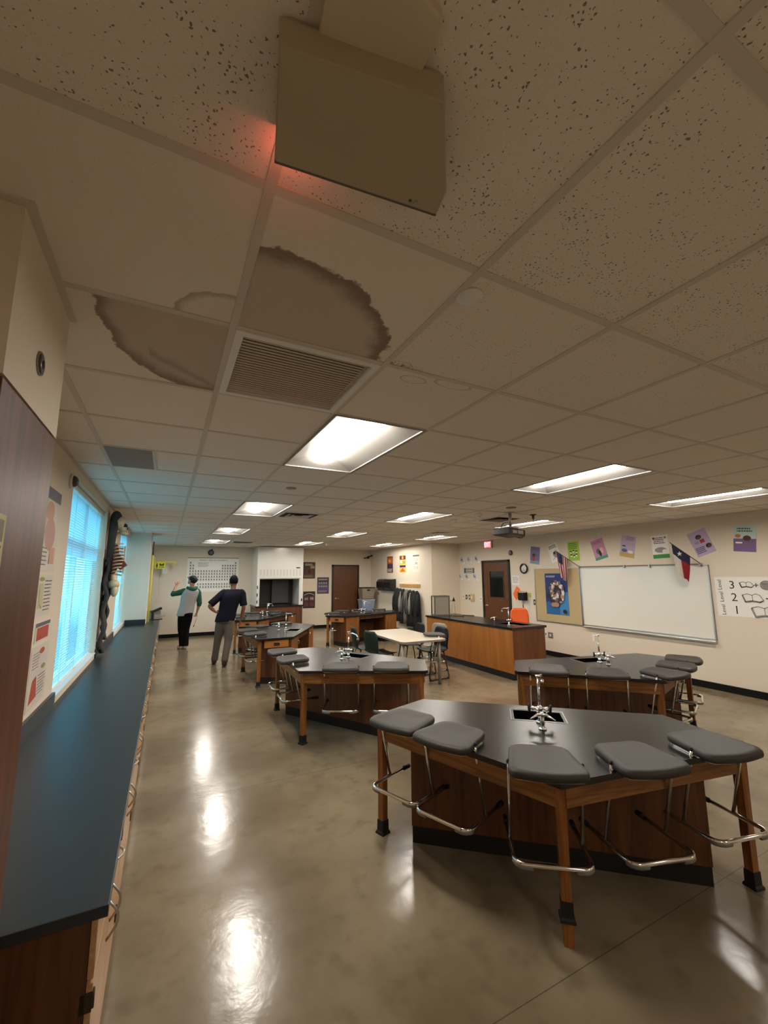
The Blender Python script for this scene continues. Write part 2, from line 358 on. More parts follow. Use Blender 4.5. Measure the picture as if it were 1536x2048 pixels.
for i in range(-1, 12):
    x = (i + GX) * U
    if x > 7.4: continue
    segs = [(-3.0, 13.67 if x < 6.47 else 9.76)]
    for q in LTS:
        if q[0] + .02 < x < q[1] - .02:
            n = []
            for a, c in segs:
                if q[2] > a and q[3] < c: n += [(a, q[2]), (q[3], c)]
                else: n.append((a, c))
            segs = n
    for a, c in segs: b.box(x - w, x + w, a, c, H - .004, H + .001)
for j in range(-5, 22):
    y = (j + GY) * U
    segs = [(-.7, 7.41 if y < 9.76 else 6.47)]
    for q in LTS:
        if q[2] + .02 < y < q[3] - .02:
            n = []
            for a, c in segs:
                if q[0] > a and q[1] < c: n += [(a, q[0]), (q[1], c)]
                else: n.append((a, c))
            segs = n
    for a, c in segs: b.box(a, c, y - w, y + w, H - .003, H + .0012)
struct(b.build('trim_1', GRIDM))                                    # ceiling grid tees
b = MB()
b.box(-.70, -.672, 1.69, 9.8, H - .006, H); b.box(-.357, -.335, 1.177, 1.69, H - .006, H); b.box(-.7, -.335, 1.155, 1.177, H - .006, H)
b.box(7.385, 7.41, -3, 9.76, H - .006, H); b.box(-.325, 6.47, 13.645, 13.67, H - .006, H); b.box(6.445, 6.47, 9.76, 13.67, H - .006, H)
b.box(6.47, 7.41, 9.735, 9.76, H - .006, H); struct(b.build('trim_2', GRIDM))
BASEM = mat('black_cove_base', srgb(12, 11, 11), .6, spec=.2)
b = MB(); b.box(7.395, 7.41, -3, 7.70, 0, .1); b.box(7.395, 7.41, 8.80, 9.76, 0, .1); struct(b.build('baseboard_right', BASEM))
b = MB(); b.box(-.1, 2.3, 13.655, 13.67, 0, .1); b.box(3.8, 4.98, 13.655, 13.67, 0, .1); b.box(6.02, 6.47, 13.655, 13.67, 0, .1); struct(b.build('baseboard_far', BASEM))
b = MB(); b.box(6.455, 6.47, 9.745, 13.65, 0, .1); b.box(6.455, 7.395, 9.745, 9.76, 0, .1); struct(b.build('baseboard_coat_rack', BASEM))

# windows
GLASSM = bpy.data.materials.new('window_glass'); GLASSM.use_nodes = True; t = GLASSM.node_tree; t.nodes.clear()
o_ = t.nodes.new('ShaderNodeOutputMaterial'); mx = t.nodes.new('ShaderNodeMixShader'); tr = t.nodes.new('ShaderNodeBsdfTransparent'); gl = t.nodes.new('ShaderNodeBsdfGlossy')
gl.inputs['Roughness'].default_value = .02; mx.inputs[0].default_value = .06; t.links.new(tr.outputs[0], mx.inputs[1]); t.links.new(gl.outputs[0], mx.inputs[2]); t.links.new(mx.outputs[0], o_.inputs[0])
SLATM = bpy.data.materials.new('blind_slat'); SLATM.use_nodes = True; t = SLATM.node_tree; p = t.nodes['Principled BSDF']
p.inputs['Base Color'].default_value = srgb(225, 230, 232); p.inputs['Roughness'].default_value = .5
mx = t.nodes.new('ShaderNodeMixShader'); tl = t.nodes.new('ShaderNodeBsdfTranslucent'); tl.inputs[0].default_value = srgb(165, 218, 236); mx.inputs[0].default_value = .55
t.links.new(p.outputs[0], mx.inputs[1]); t.links.new(tl.outputs[0], mx.inputs[2]); t.links.new(mx.outputs[0], t.nodes['Material Output'].inputs[0])
for k, (y0, y1, z0, z1) in enumerate(WINS):
    fr = MB(); f = .045; zt = 2.04; ym = (y0 + y1) / 2
    for a, c, d, e in ((y0, y1, z0 + .008, z0 + f), (y0, y1, z1 - f, z1), (y0, y0 + f, z0 + f, z1 - f), (y1 - f, y1, z0 + f, z1 - f), (y0 + f, ym - .03, zt - .025, zt + .025), (ym + .03, y1 - f, zt - .025, zt + .025), (ym - .03, ym + .03, z0 + f, z1 - f)):
        fr.box(-.85, -.80, a, c, d, e)
    fr.box(-.80, -.688, y0, y1, z0 - .001, z0 + .008)             # sill board
    wo_ = struct(fr.build('window_%d' % (k + 1), WHITE))
    g = MB(); g.box(-.862, -.856, y0 + f * .5, y1 - f * .5, z0 + f * .5, z1 - f * .5); g.build('pane', GLASSM, wo_)
    bl = thing('window_blind', ['white slatted blind in the tall near window beside the counter', 'white slatted blind in the second window, behind the hanging skeleton', 'white slatted blind in the window beyond the pillar'][k], 'blind', (-.755, (y0 + y1) / 2, z0))
    hw = (y1 - y0) / 2 - .03; n = int((z1 - z0 - .09) / .0235); s = MB()
    for i in range(n):
        z = .04 + i * .0235; tl_ = .35 if z + z0 < 1.9 else .95      # upper slats hang more closed
        dx, dz = .0125 * cos(tl_), .0125 * sin(tl_)
        s.add([(-dx, -hw, z - dz), (-dx, hw, z - dz), (dx, hw, z + dz), (dx, -hw, z + dz), (0, -hw, z + .0015), (0, hw, z + .0015)], [(0, 1, 5, 4), (4, 5, 2, 3)])
    s.build('slats', SLATM, bl)
    s = MB(); s.box(-.02, .02, -hw, hw, z1 - z0 - .05, z1 - z0 - .005); s.build('head_rail', WHITE, bl)
    s = MB(); s.box(-.013, .013, -hw, hw, .008, .024); s.build('bottom_rail', WHITE, bl)
    for q in (-.6, .0, .6): s = MB(); s.tube([(.016, hw * q, .03), (.016, hw * q, z1 - z0 - .05)], .0012, 4); s.build('cord', WHITE, bl)

# doors
def door(idx, wall, u0, u1, top, glazed, handle_u):
    w_ = abs(u1 - u0); M = wallM(wall, u0, 0)
    f = MB(); t_ = .055
    f.box(0, t_, 0, top, -.01, .035); f.box(w_ - t_, w_, 0, top, -.01, .035); f.box(0, w_, top - t_, top, -.01, .035)
    d = struct(f.build('door_%d' % idx, DARKFRAME, at=M))
    lf = MB(); a, c = t_, w_ - t_
    if glazed:
        x0, x1, z0, z1 = a + .24, c - .17, 1.16, 1.80
        lf.box(a, x0, .01, top - t_, 0, .02); lf.box(x1, c, .01, top - t_, 0, .02); lf.box(x0, x1, .01, z0, 0, .02); lf.box(x0, x1, z1, top - t_, 0, .02)
    else: lf.box(a, c, .01, top - t_, 0, .02)
    lf.build('leaf', DOORW, d)
    if glazed:
        g = MB(); g.box(x0, x1, z0, z1, .004, .010); g.build('glass_pane', mat('dark_glass', srgb(22, 26, 26), .08), d)
        g = MB()
        for q in ((x0 - .02, x0, z0, z1), (x1, x1 + .02, z0, z1), (x0 - .02, x1 + .02, z0 - .02, z0), (x0 - .02, x1 + .02, z1, z1 + .02)): g.box(q[0], q[1], q[2], q[3], .02, .03)
        g.build('glazing_bead', DOORW, d)
        g = MB(); g.box(x0 - .1, x0 - .09, z0 - .12, z1 + .1, .02, .024); g.box(x0 - .1, x1 + .1, z0 - .13, z0 - .12, .02, .024); g.build('vision_trim', BROWN, d)
    h = MB(); h.cyl(0, 0, .02, .03, .028); h.tube([(0, 0, .03), (0, 0, .065), (.12, 0, .065)], .009)
    h.M = None; ho = h.build('door_handle', STEEL, d); ho.location = (handle_u, .94, 0)
door(1, 'far', 5.0, 6.0, 2.08, False, .14)
door(2, 'right', 8.76, 7.75, 2.08, True, .13)

# ================================================================== CEILING FITTINGS
LENSM = emis('lamp_lens', (1, .93, .84, 1), LAMP_STR)
REFLM = mat('troffer_white', srgb(140, 136, 130), .5)
LENSFILL = emis('added_fill_lens', (1, .93, .84, 1), LAMP_STR * .5)  # glow of the added fill lights only
row_n = ['nearest the camera', 'second row', 'third row', 'far row']; col_n = ['left', 'middle', 'right']
proto = None
for i, (x0, x1, y0, y1) in enumerate(LTS):
    lab = 'lit fluorescent ceiling light of the %s column, %s' % (col_n[i // 4], ['nearest in view', 'second in view', 'third in view', 'farthest, near the back wall'][i % 4]) if i < 12 else 'added fill light, unseen behind the camera, %s of three' % col_n[i - 12]
    w_, l_ = (x1 - x0) / 2, (y1 - y0) / 2
    if i in (0, 4, 8): w0, l0 = w_, l_; new = True
    else: new = False
    t_ = thing('ceiling_light', lab, 'ceiling light', ((x0 + x1) / 2, (y0 + y1) / 2, H), 0, 'fluorescent lights in the ceiling')
    f = MB()
    for a, c, d, e in rim(-w_, w_, -l_, l_, .022): f.box(a, c, d, e, -.005, .004)
    f.build('frame', REFLM, t_)
    r = MB(); a, c, q = w_ - .015, l_ - .015, .11; hw = a * .34
    ring0 = [(-a, -c, .0), (a, -c, .0), (a, c, .0), (-a, c, .0)]; ring1 = [(-hw, -c + .12, .07), (hw, -c + .12, .07), (hw, c - .12, .07), (-hw, c - .12, .07)]
    r.loft([ring0, ring1], cap=False, smooth=False); r.add(ring1, [(0, 1, 2, 3)])
    r.add([(-a, -c, .001), (a, -c, .001), (a, c, .001), (-a, c, .001), (-a, -c, .12), (a, -c, .12), (a, c, .12), (-a, c, .12)], [(0, 1, 5, 4), (1, 2, 6, 5), (2, 3, 7, 6), (3, 0, 4, 7), (4, 5, 6, 7)])
    r.build('reflector', REFLM, t_)
    L_ = MB(); ring = lambda y: [(hw * .98 * cos(pi * k / 10), y, .066 - .045 * sin(pi * k / 10)) for k in range(11)]
    L_.loft([ring(-c + .125), ring(c - .125)], cap=True, smooth=True); L_.build('lens', LENSM if i < 12 else LENSFILL, t_)
# return grille
t_ = thing('return_air_grille', 'white framed return air grille of many thin louvres between the stained tiles', 'ceiling vent', ((VENT[0] + VENT[1]) / 2, (VENT[2] + VENT[3]) / 2, H))
a = U / 2 - .012; f = MB()
for q in rim(-a, a, -a, a, .03): f.box(*q, -.007, .04)
f.build('frame', WHITE, t_)
f = MB(); f.box(-a, a, -a, a, .03, .035); f.build('backing', mat('duct_dark', srgb(52, 46, 40), .8), t_)
LOUV = mat('louvre_beige', srgb(214, 200, 184), .5); n = 24; l0 = None
for i in range(n):
    y = -a + .036 + (2 * a - .072) * i / (n - 1)
    if l0 is None:
        f = MB(); f.M = Matrix.Rotation(rad(40), 4, 'X'); f.box(-a + .03, a - .03, -.0008, .0008, -.0038, .0038); l0 = f.build('louvre', LOUV, t_); l0.location = (0, y, .006)
    else: c = l0.copy(); COL.objects.link(c); c.location = (0, y, .006)
# half grille by the window
f = MB(); x0, x1, y0, y1 = HV; f.box(x0 + .012, x1, y0 + .012, y1 - .012, H - .004, H); o = f.build('ceiling_vent_panel', mat('vent_taupe', srgb(134, 120, 104), .6)); tag(o, 'flat taupe half-width ceiling panel near the window side', 'ceiling panel')
f = MB(); f.box(x1, x1 + .022, y0 + .012, y1 - .012, H - .005, H); struct(f.build('trim_3', GRIDM))
# grey box under the ceiling close to the camera
BOXM = mat('khaki_plastic', srgb(172, 158, 130), .5)
t_ = thing('ceiling_box', 'large khaki plastic equipment box hanging under the ceiling above the camera', 'equipment box', (.33, .65, H - .075))
# corners of the underside in world space, then local
cx, cy = .33, .65
K = (H - .075 - CZ) / (H - CZ)
und = [(q[0] * K, q[1] * K) for q in ((.15, .80), (.539, .757), (.525, .695), (.411, .541), (.111, .596))]
loc = [(x - cx, y - cy) for x, y in und]
gx_, gy_ = sum(p[0] for p in loc) / 5, sum(p[1] for p in loc) / 5
ins = lambda k: [(gx_ + (x - gx_) * k, gy_ + (y - gy_) * k) for x, y in loc]
f = MB(); f.loft([[(x, y, 0) for x, y in ins(.985)], [(x, y, .004) for x, y in loc], [(x, y, .055) for x, y in loc], [(x, y, .0745) for x, y in ins(.93)]], smooth=False); f.build('housing', BOXM, t_)
f = MB(); lo2 = loc[:2]; d = Vector((lo2[1][0] - lo2[0][0], lo2[1][1] - lo2[0][1], 0)).normalized(); n_ = Vector((-d.y, d.x, 0))
A, B_ = Vector((*lo2[0], 0)), Vector((*lo2[1], 0)); f.add([A + n_ * .001 + Vector((0, 0, .002)), B_ + n_ * .001 + Vector((0, 0, .002)), B_ + n_ * .007 + Vector((0, 0, .003)), A + n_ * .007 + Vector((0, 0, .003)), A + Vector((0, 0, .03)), B_ + Vector((0, 0, .03)), B_ + n_ * .007 + Vector((0, 0, .03)), A + n_ * .007 + Vector((0, 0, .03))], [(0, 3, 2, 1), (4, 5, 6, 7), (0, 1, 5, 4), (1, 2, 6, 5), (2, 3, 7, 6), (3, 0, 4, 7)])
f.build('lip', mat('khaki_dark', srgb(90, 82, 68), .5), t_)
f = MB(); f.cyl(0, 0, -.002, .002, .0032, 10); o = f.build('indicator', mat('ind_brown', srgb(84, 58, 40), .4), t_)
q = Vector((lo2[0][0], lo2[0][1], 0)).lerp(Vector((lo2[1][0], lo2[1][1], 0)), .80) - n_ * .014; o.location = q
f = MB(); f.box(-.004, .004, -.004, .004, -.003, .002); o = f.build('button', mat('button_pale', srgb(170, 158, 134), .4), t_); o.location = q + d * .013
f = MB()
a0 = Vector((*loc[4], 0)); a1 = Vector((*loc[3], 0)); p0 = a0.lerp(a1, .22); p1 = a0.lerp(a1, .86); dn = -n_
f.prism([tuple(v[:2]) for v in (p0 + n_ * .01, p1 + n_ * .01, p1 + dn * .07, p0 + dn * .16)], .050, .0745); f.build('bracket', mat('khaki_bracket', srgb(206, 190, 164), .6), t_, .004)
# red lamp added behind that box, out of sight, to tint the tiles
REDL = emis('added_red_glow', (1, .16, .10, 1), 20.0)
f = MB(); f.box(-.02, .02, -.002, .002, -.002, .002); o = f.build('added_red_lamp', REDL, t_); o.location = Vector((*loc[0], .02)).lerp(Vector((*loc[1], .02)), .10) + n_ * .010; o.rotation_euler = (0, 0, math.atan2(d.y, d.x))
# discs, detectors, diffusers
def disc(gx, gy, r, h_, m, name, label, cat, dome=False, drop=0):
    b = MB(); b.cyl(0, 0, -h_, 0, r, 24, r)
    if dome: b.sphere((0, 0, -h_), (r * .7, r * .7, r * .5), 14, 5, -pi / 2, 0)
    o = b.build(name, m); o.location = ((gx + GX) * U, (gy + GY) * U, H); tag(o, label, cat)
disc(1.069, 1.164, .042, .008, WHITE, 'sprinkler_cover', 'round white sprinkler cover in the pitted tile right of the big stain', 'sprinkler cover')
disc(1.5, 6.4, .05, .008, mat('cover_grey', srgb(150, 146, 138), .5), 'sprinkler_cover', 'round grey sprinkler cover beyond the nearest lit light', 'sprinkler cover')
disc(6.35, 6.37, .07, .006, mat('cover_taupe', srgb(120, 108, 96), .6), 'sprinkler_cover', 'dark flat round cover before the projector pole', 'sprinkler cover')
disc(6.45, 8.6, .055, .035, WHITE, 'smoke_detector', 'white domed smoke detector to the left of the projector', 'detector', True)
disc(6.35, 7.46, .05, .035, WHITE, 'smoke_detector', 'small white ceiling detector just above and left of the projector pole', 'detector', True)
disc(6.9, 17.3, .06, .05, WHITE, 'smoke_detector', 'white detector far off above the coat rack side', 'detector', True)
disc(6.2, 17.9, .05, .04, WHITE, 'smoke_detector', 'small white detector far off above the closed wooden door', 'detector', True)
def diffuser(gx, gy, label, dark=True, s=.28):
    t_ = thing('ceiling_diffuser', label, 'ceiling vent', ((gx + GX) * U, (gy + GY) * U, H))
    b = MB()
    for a, c, d, e in rim(-s, s, -s, s, .03): b.box(a, c, d, e, -.008, 0)
    b.build('frame', WHITE, t_)
    b = MB(); b.box(-s + .03, s - .03, -s + .03, s - .03, -.002, 0); b.build('throat', mat('duct_dark', srgb(52, 46, 40), .8), t_)
    for k in (.65, .4):
        b = MB(); q = s * k; r0 = [(-q, -q, -.014), (q, -q, -.014), (q, q, -.014), (-q, q, -.014)]; q2 = q - .05; r1 = [(-q2, -q2, -.002), (q2, -q2, -.002), (q2, q2, -.002), (-q2, q2, -.002)]
        b.loft([r0, r1], False, False); b.build('vane', GRIDM if not dark else mat('vane_grey', srgb(120, 112, 104), .5), t_)
diffuser(2.5, 9.5, 'square air diffuser to the right of the second light of the left column', False)
diffuser(7.5, 8.0, 'dark square air diffuser left of the projector pole')
diffuser(8.1, 11.6, 'small square air diffuser before the far right lights', False, .2)
diffuser(2.6, 18.6, 'square air diffuser right of the farthest left light')

# ================================================================== LEFT SIDE: tall cabinet, counter
t_ = thing('tall_cabinet', 'tall brown wood cabinet at the left edge, beside the counter end', 'cabinet', (-.357, 1.1, 0))
b = MB(); b.box(-.34, -.02, .077, .585, 0, 2.17); b.build('body', BROWN, t_)
b = MB(); b.box(-.02, 0, .08, .583, .03, 2.165); b.build('door', BROWN, t_, .002)
A = Art(.12, .13, flat('cream', 180, 168, 110)); A.rect(.1, .9, .5, .9, flat('olive', 110, 104, 60)); A.bars(.1, .9, .1, .45, 4, INK)
A.build('taped_notice', 'closet', 1.25, 1.80, 'small yellowish notice taped to the tall brown cabinet door', 'notice')
b = MB(); b.mat(mat('plate_rim', srgb(150, 140, 126), .5)).cyl(0, 0, 0, .004, .034, 24); b.mat(mat('plate_dark', srgb(78, 70, 64), .3)).cyl(0, 0, .004, .006, .029, 24)
b.mat(BLACK).cyl(.012, .004, .006, .007, .012, 16)  # dark discs stand for the shaded inside of a round hole
tag(b.build('wall_hole', at=wallM('closet', 1.425, 2.312)), 'small round plate with a dark hole on the white soffit over the tall cabinet', 'grommet')
b = MB(); b.mat(WHITE).cyl(0, 0, 0, .02, .055, 20); b.mat(mat('dome_dark', srgb(60, 56, 54), .3)).sphere((0, 0, .018), (.045, .045, .035), 16, 6, 0, pi / 2)
tag(b.build('motion_sensor', at=wallM('left', 3.87, 2.44)), 'round sensor on the left wall at the top near corner of the window', 'sensor')

CT = .77
b = MB(); b.box(-.70, -.09, 1.6, 9.8, CT - .032, CT); b.box(-.325, -.09, 9.8, 13.67, CT - .032, CT); b.box(-.70, -.325, 10.4, 13.67, CT - .032, CT)
ctop = tag(b.build('countertop', COUNTER, None, .002), 'long black worktop running under the windows on the left', 'countertop')
for q in ((-.70, -.68, 1.69, 4.02), (-.70, -.68, 6.1, 7.88), (-.68, -.325, 9.78, 9.8)): b = MB(); b.box(*q, CT, CT + .105); b.build('backsplash', COUNTER, ctop)
y = 1.625; first = None; ords = ['nearest', 'second', 'third', 'fourth', 'fifth', 'sixth', 'seventh', 'eighth', 'ninth', 'tenth', 'eleventh', 'twelfth', 'farthest']
for i in range(12):
    if i == 9: y = 10.41
    lab = 'oak base cabinet under the window worktop, %s' % (ords[i] + ' from the camera' if i < 11 else 'the farthest') if i else 'oak base cabinet under the near end of the window worktop'
    if first is None:
        t_ = thing('base_cabinet', lab, 'cabinet', (-.115, y, 0), 0, 'base cabinets under the window worktop')
        L_ = .90; b = MB(); b.box(-.56, -.018, 0, L_, 0, CT - .034); b.build('body', OAKD, t_)
        for k in (0, 1):
            d_ = MB(); d_.box(-.017, 0, k * L_ / 2 + .004, (k + 1) * L_ / 2 - .004, .10, .56); dd = d_.build('door', MAPLE, t_, .002)
            h = MB(); yy = L_ / 2 - .05 if k == 0 else L_ / 2 + .05; pts = [(0, yy, .56 - .03 - .13 * s_) for s_ in (0, 1)]
            h.tube([(0, yy, .53)] + [(.034 * sin(pi * q / 8), yy, .53 - .13 * q / 8) for q in range(1, 8)] + [(0, yy, .40)], .0045, 6); h.build('handle', STEEL, dd)
            h = MB(); y2 = .0 + .014 if k == 0 else L_ - .014
            for zz in (.15, .49): h = MB(); h.tube([(.002, y2, zz), (.002, y2, zz + .05)], .0045, 6); h.box(-.03, .001, y2 - .014, y2 - .011, zz, zz + .05); h.build('hinge', mat('hinge_dark', srgb(70, 62, 52), .4, .6), dd)
        d_ = MB(); d_.box(-.017, 0, .004, L_ - .004, .57, CT - .04); dd = d_.build('drawer', MAPLE, t_, .002)
        h = MB(); h.tube([(0, .40, .655)] + [(.034 * sin(pi * q / 8), .40 + .12 * q / 8, .655) for q in range(1, 8)] + [(0, .52, .655)], .0045, 6); h.build('handle', STEEL, dd)
        first = t_
    else:
        c = dup(first); c.location = (-.115, y, 0); c['label'] = lab
    y += .907
b = MB(); b.box(-.32, -.135, 9.79, 10.405, 0, CT - .034); tag(b.build('cabinet_filler', OAKD), 'oak filler panel under the worktop in front of the pillar', 'panel')
# clamp-like black gadget at the far end of the worktop
t_ = thing('desktop_magnifier', 'black gadget with a slanted head at the far end of the window worktop', 'equipment', (-.2, 10.75, CT), .3)
b = MB(); b.box(-.06, .16, -.07, .07, 0, .02); b.build('foot', BLACK, t_, .004)
b = MB(); b.box(-.05, -.01, -.02, .02, .02, .16); b.build('post', BLACK, t_, .004)
b = MB(); b.M = Matrix.Translation((-.03, 0, .15)) @ Matrix.Rotation(rad(-22), 4, 'Y'); b.box(-.02, .20, -.04, .04, 0, .05); b.build('head', BLACK, t_, .006)
b = MB(); b.box(.0, .14, -.05, -.04, .02, .12); b.build('plate', ALU, t_)
b = MB(); b.mat(ALU).prism([(0, -.06), (.13, -.05), (.2, 0), (.13, .05), (0, .06)], 0, .012); b.box(.02, .1, -.02, .02, .012, .05)
o = b.build('metal_tray_arm', None); o.location = (-.16, 11.6, CT); tag(o, 'flat grey metal piece lying at the far corner of the worktop', 'metal piece')

# ================================================================== LAB TABLES
TT = .735
def clip(poly, a, b_, c):                                            # keep a*x+b*y<=c
    out = []
    for i in range(len(poly)):
        p, q = poly[i], poly[(i + 1) % len(poly)]; dp, dq = a * p[0] + b_ * p[1] - c, a * q[0] + b_ * q[1] - c
        if dp <= 0: out.append(p)
        if (dp < 0 < dq) or (dq < 0 < dp):
            s = dp / (dp - dq); out.append((p[0] + (q[0] - p[0]) * s, p[1] + (q[1] - p[1]) * s))
    return out
def make_faucet(parent, tagbox=False, spout=0.0):
    f = MB(); f.cyl(0, 0, 0, .012, .028, 16); f.cyl(0, 0, .012, .05, .018, 12, .013); f.cyl(0, 0, .05, .29, .0085, 10); f.cyl(0, 0, .29, .305, .017, 12); f.sphere((0, 0, .09), .021)
    fo = f.build('faucet', CHROME, parent)
    s = MB(); s.tube([(0, 0, .285), (.07, 0, .288), (.13, 0, .28), (.155, 0, .262), (.16, 0, .235)], [.008, .008, .008, .008, .009], 8); s.cyl(.16, 0, .215, .24, .012, 10); so = s.build('spout', CHROME, fo); so.rotation_euler = (0, 0, spout)
    for sg in (-1, 1):
        h = MB(); h.tube([(0, 0, .09), (sg * .06, 0, .09)], .009, 8); h.sphere((sg * .045, 0, .09), .014); h.build('valve', CHROME, fo)
        h = MB(); h.tube([(sg * .066, 0, .065), (sg * .07, 0, .115)], [.010, .008], 8); h.build('valve_handle', BLACK, fo)
    return fo
def make_turret(parent):
    f = MB(); f.cyl(0, 0, 0, .01, .026, 16); f.cyl(0, 0, .01, .10, .014, 12); f.sphere((0, 0, .105), .018); fo = f.build('gas_turret', CHROME, parent)
    for sg in (-1, 1):
        h = MB(); h.tube([(0, 0, .10), (sg * .03, -.01, .098), (sg * .045, -.02, .09)], .009, 8); h.tube([(sg * .045, -.02, .09), (sg * .085, -.045, .075)], [.008, .004], 8); h.build('gas_nozzle', CHROME, fo)
        h = MB(); h.tube([(sg * .03, -.01, .1), (sg * .03, -.01, .125)], .006, 6); h.box(sg * .03 - .014, sg * .03 + .014, -.014, -.006, .122, .13); h.build('gas_tap', CHROME, fo)
def lab_table(x, y, ang, label, first=[None], tagbox=False, spout=0.0, slipped=False):
    t_ = thing('lab_table', label, 'lab table', (x, y, 0), rad(ang))
    poly = [(-1.13, .02), (-1.12, -.03), (0, -.72), (1.12, -.03), (1.13, .02), (.85, .49), (-.85, .49)]
    sx0, sx1, sy0, sy1 = -.165, .155, .17, .37
    b = MB()
    for pc in (clip(poly, 0, 1, sy0), clip(poly, 0, -1, -sy1), clip(clip(clip(poly, 0, -1, -sy0), 0, 1, sy1), 1, 0, sx0), clip(clip(clip(poly, 0, -1, -sy0), 0, 1, sy1), -1, 0, -sx1)): b.prism(pc, TT - .03, TT)
    top = b.build('tabletop', BLACKTOP, t_)
    b = MB(); g = .022
    for q in ((sx0 - g, sx1 + g, sy0 - g, sy0 - g + .004), (sx0 - g, sx1 + g, sy1 + g - .004, sy1 + g), (sx0 - g, sx0 - g + .004, sy0 - g, sy1 + g), (sx1 + g - .004, sx1 + g, sy0 - g, sy1 + g)): b.box(*q, TT, TT + .002)
    b.build('sink_lip', STEEL, t_)
    b = MB()
    for q in ((sx0, sx1, sy0 - .006, sy0), (sx0, sx1, sy1, sy1 + .006), (sx0 - .006, sx0, sy0, sy1), (sx1, sx1 + .006, sy0, sy1)): b.box(*q, TT - .2, TT - .001)
    b.box(sx0, sx1, sy0, sy1, TT - .206, TT - .2); b.build('sink_basin', GLOSSBLACK, t_)
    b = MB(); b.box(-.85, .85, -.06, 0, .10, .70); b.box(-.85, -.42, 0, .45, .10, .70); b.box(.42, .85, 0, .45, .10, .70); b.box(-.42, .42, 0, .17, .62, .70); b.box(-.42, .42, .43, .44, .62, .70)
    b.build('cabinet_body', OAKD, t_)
    b = MB(); b.box(-.846, .846, -.056, .0, 0, .10); b.box(-.846, -.424, 0, .446, 0, .10); b.box(.424, .846, 0, .446, 0, .10); b.build('toe_kick', BLACK, t_)
    for sg in (-1, 1):
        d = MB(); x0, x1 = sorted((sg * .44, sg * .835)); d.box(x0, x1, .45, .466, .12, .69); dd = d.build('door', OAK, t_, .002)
        h = MB(); hx = sg * .47; h.tube([(hx, .466, .64)] + [(hx, .466 + .03 * sin(pi * q / 6), .64 - .09 * q / 6) for q in range(1, 6)] + [(hx, .466, .55)], .004, 6); h.build('handle', CHROME, dd)
        # side drawer and side apron
        P0, P1 = Vector((sg * 1.075, .03, 0)), Vector((sg * .86, .43, 0)); dv = (P1 - P0).normalized(); nv = Vector((dv.y * sg, -dv.x * sg, 0)); nv = nv if nv.x * sg > 0 else -nv
        d = MB(); q0, q1 = P0 + dv * .05, P1 - dv * .02
        d.prism([tuple((q0 + nv * .01)[:2]), tuple((q1 + nv * .01)[:2]), tuple((q1 - nv * .02)[:2]), tuple((q0 - nv * .02)[:2])], .585, .695); dd = d.build('drawer', HONEY if sg > 0 else OAKX, t_, .002)
        c_ = (q0 + q1) / 2 + nv * .012; h = MB(); e0, e1 = c_ - dv * .045, c_ + dv * .045
        h.prism([tuple(e0[:2]), tuple(e1[:2]), tuple((e1 + nv * .012)[:2]), tuple((e0 + nv * .012)[:2])], .62, .66); h.build('drawer_pull', BLACK, dd, .002)
        h = MB(); h.prism([tuple(e0[:2]), tuple(e1[:2]), tuple((e1 + nv * .016)[:2]), tuple((e0 + nv * .016)[:2])], .656, .664); h.build('pull_lip', CHROME, dd)
        # front apron rails
        P0, P1 = Vector((sg * 1.05, -.03, 0)), Vector((sg * .02, -.655, 0)); dv = (P1 - P0).normalized(); nv = Vector((-dv.y, dv.x, 0)) * .012
        d = MB(); L_ = (P1 - P0).length; d.box(0, L_, -.011, .011, .60, .704); o = d.build('apron_rail', OAKX, t_); o.location = (P0.x, P0.y, 0); o.rotation_euler = (0, 0, math.atan2(dv.y, dv.x))
    for k, (lx, ly) in enumerate(((-1.06, 0), (1.06, 0), (0, -.633))):
        l = MB(); s0, s1 = .027, .023
        sq = lambda s, z: [(-s, -s, z), (s, -s, z), (s, s, z), (-s, s, z)]
        l.loft([sq(s1, 0), sq(s1 + .001, .45), sq(s0, .705)], smooth=False); lo = l.build('leg', OAK, t_, .002); lo.location = (lx, ly, 0)
        lo.rotation_euler = (0, 0, {0: rad(-31), 1: rad(31), 2: rad(45) if False else 0}[k])
        zz = .105 if (slipped and k == 2) else 0
        bo = MB(); bo.loft([sq(.036, zz), sq(.034, zz + .012), sq(.0275, zz + .02), sq(.0265, zz + .085)], smooth=False); bo.build('rubber_boot', BLACK, lo)
    f = make_faucet(t_, tagbox, spout); f.location = (0, .13, TT)
    tu = MB(); make_turret_at = (0.0, -.0, TT)
    g = thing_part(t_)
    return t_
def thing_part(parent):
    f = MB(); f.cyl(0, 0, 0, .01, .024, 16); f.cyl(0, 0, .01, .085, .013, 12); f.sphere((0, 0, .09), .017); fo = f.build('gas_turret', CHROME, parent); fo.location = (0.0, .0, TT)
    for sg in (-1, 1):
        h = MB(); h.tube([(0, 0, .09), (sg * .03, -.012, .09)], .009, 8); h.tube([(sg * .03, -.012, .09), (sg * .075, -.04, .07)], [.009, .0035], 8); h.build('gas_nozzle', CHROME, fo)
        h = MB(); h.tube([(sg * .028, -.008, .09), (sg * .028, -.004, .118)], .006, 6); h.sphere((sg * .028, -.004, .12), .009, 8, 5); h.build('gas_tap', CHROME, fo)
    return fo
TB = [(2.206, 2.087, -41.1, 'black topped oak lab table nearest the camera, its front leg boot slipped up', 75),
      (1.907, 4.836, -59.9, 'black topped oak lab table second from the camera, left of the white table', -10),
      (4.36, 3.14, -13.5, 'black topped oak lab table on the right before the whiteboard', 60),
      (1.888, 7.93, -119.2, 'black topped oak lab table beside the two men', 150),
      (2.19, 10.94, -134.5, 'black topped oak lab table farthest left, before the fume hood', 160),
      (4.66, 10.43, -165.6, 'black topped oak lab table in front of the closed wooden door, knee space facing out', 190)]
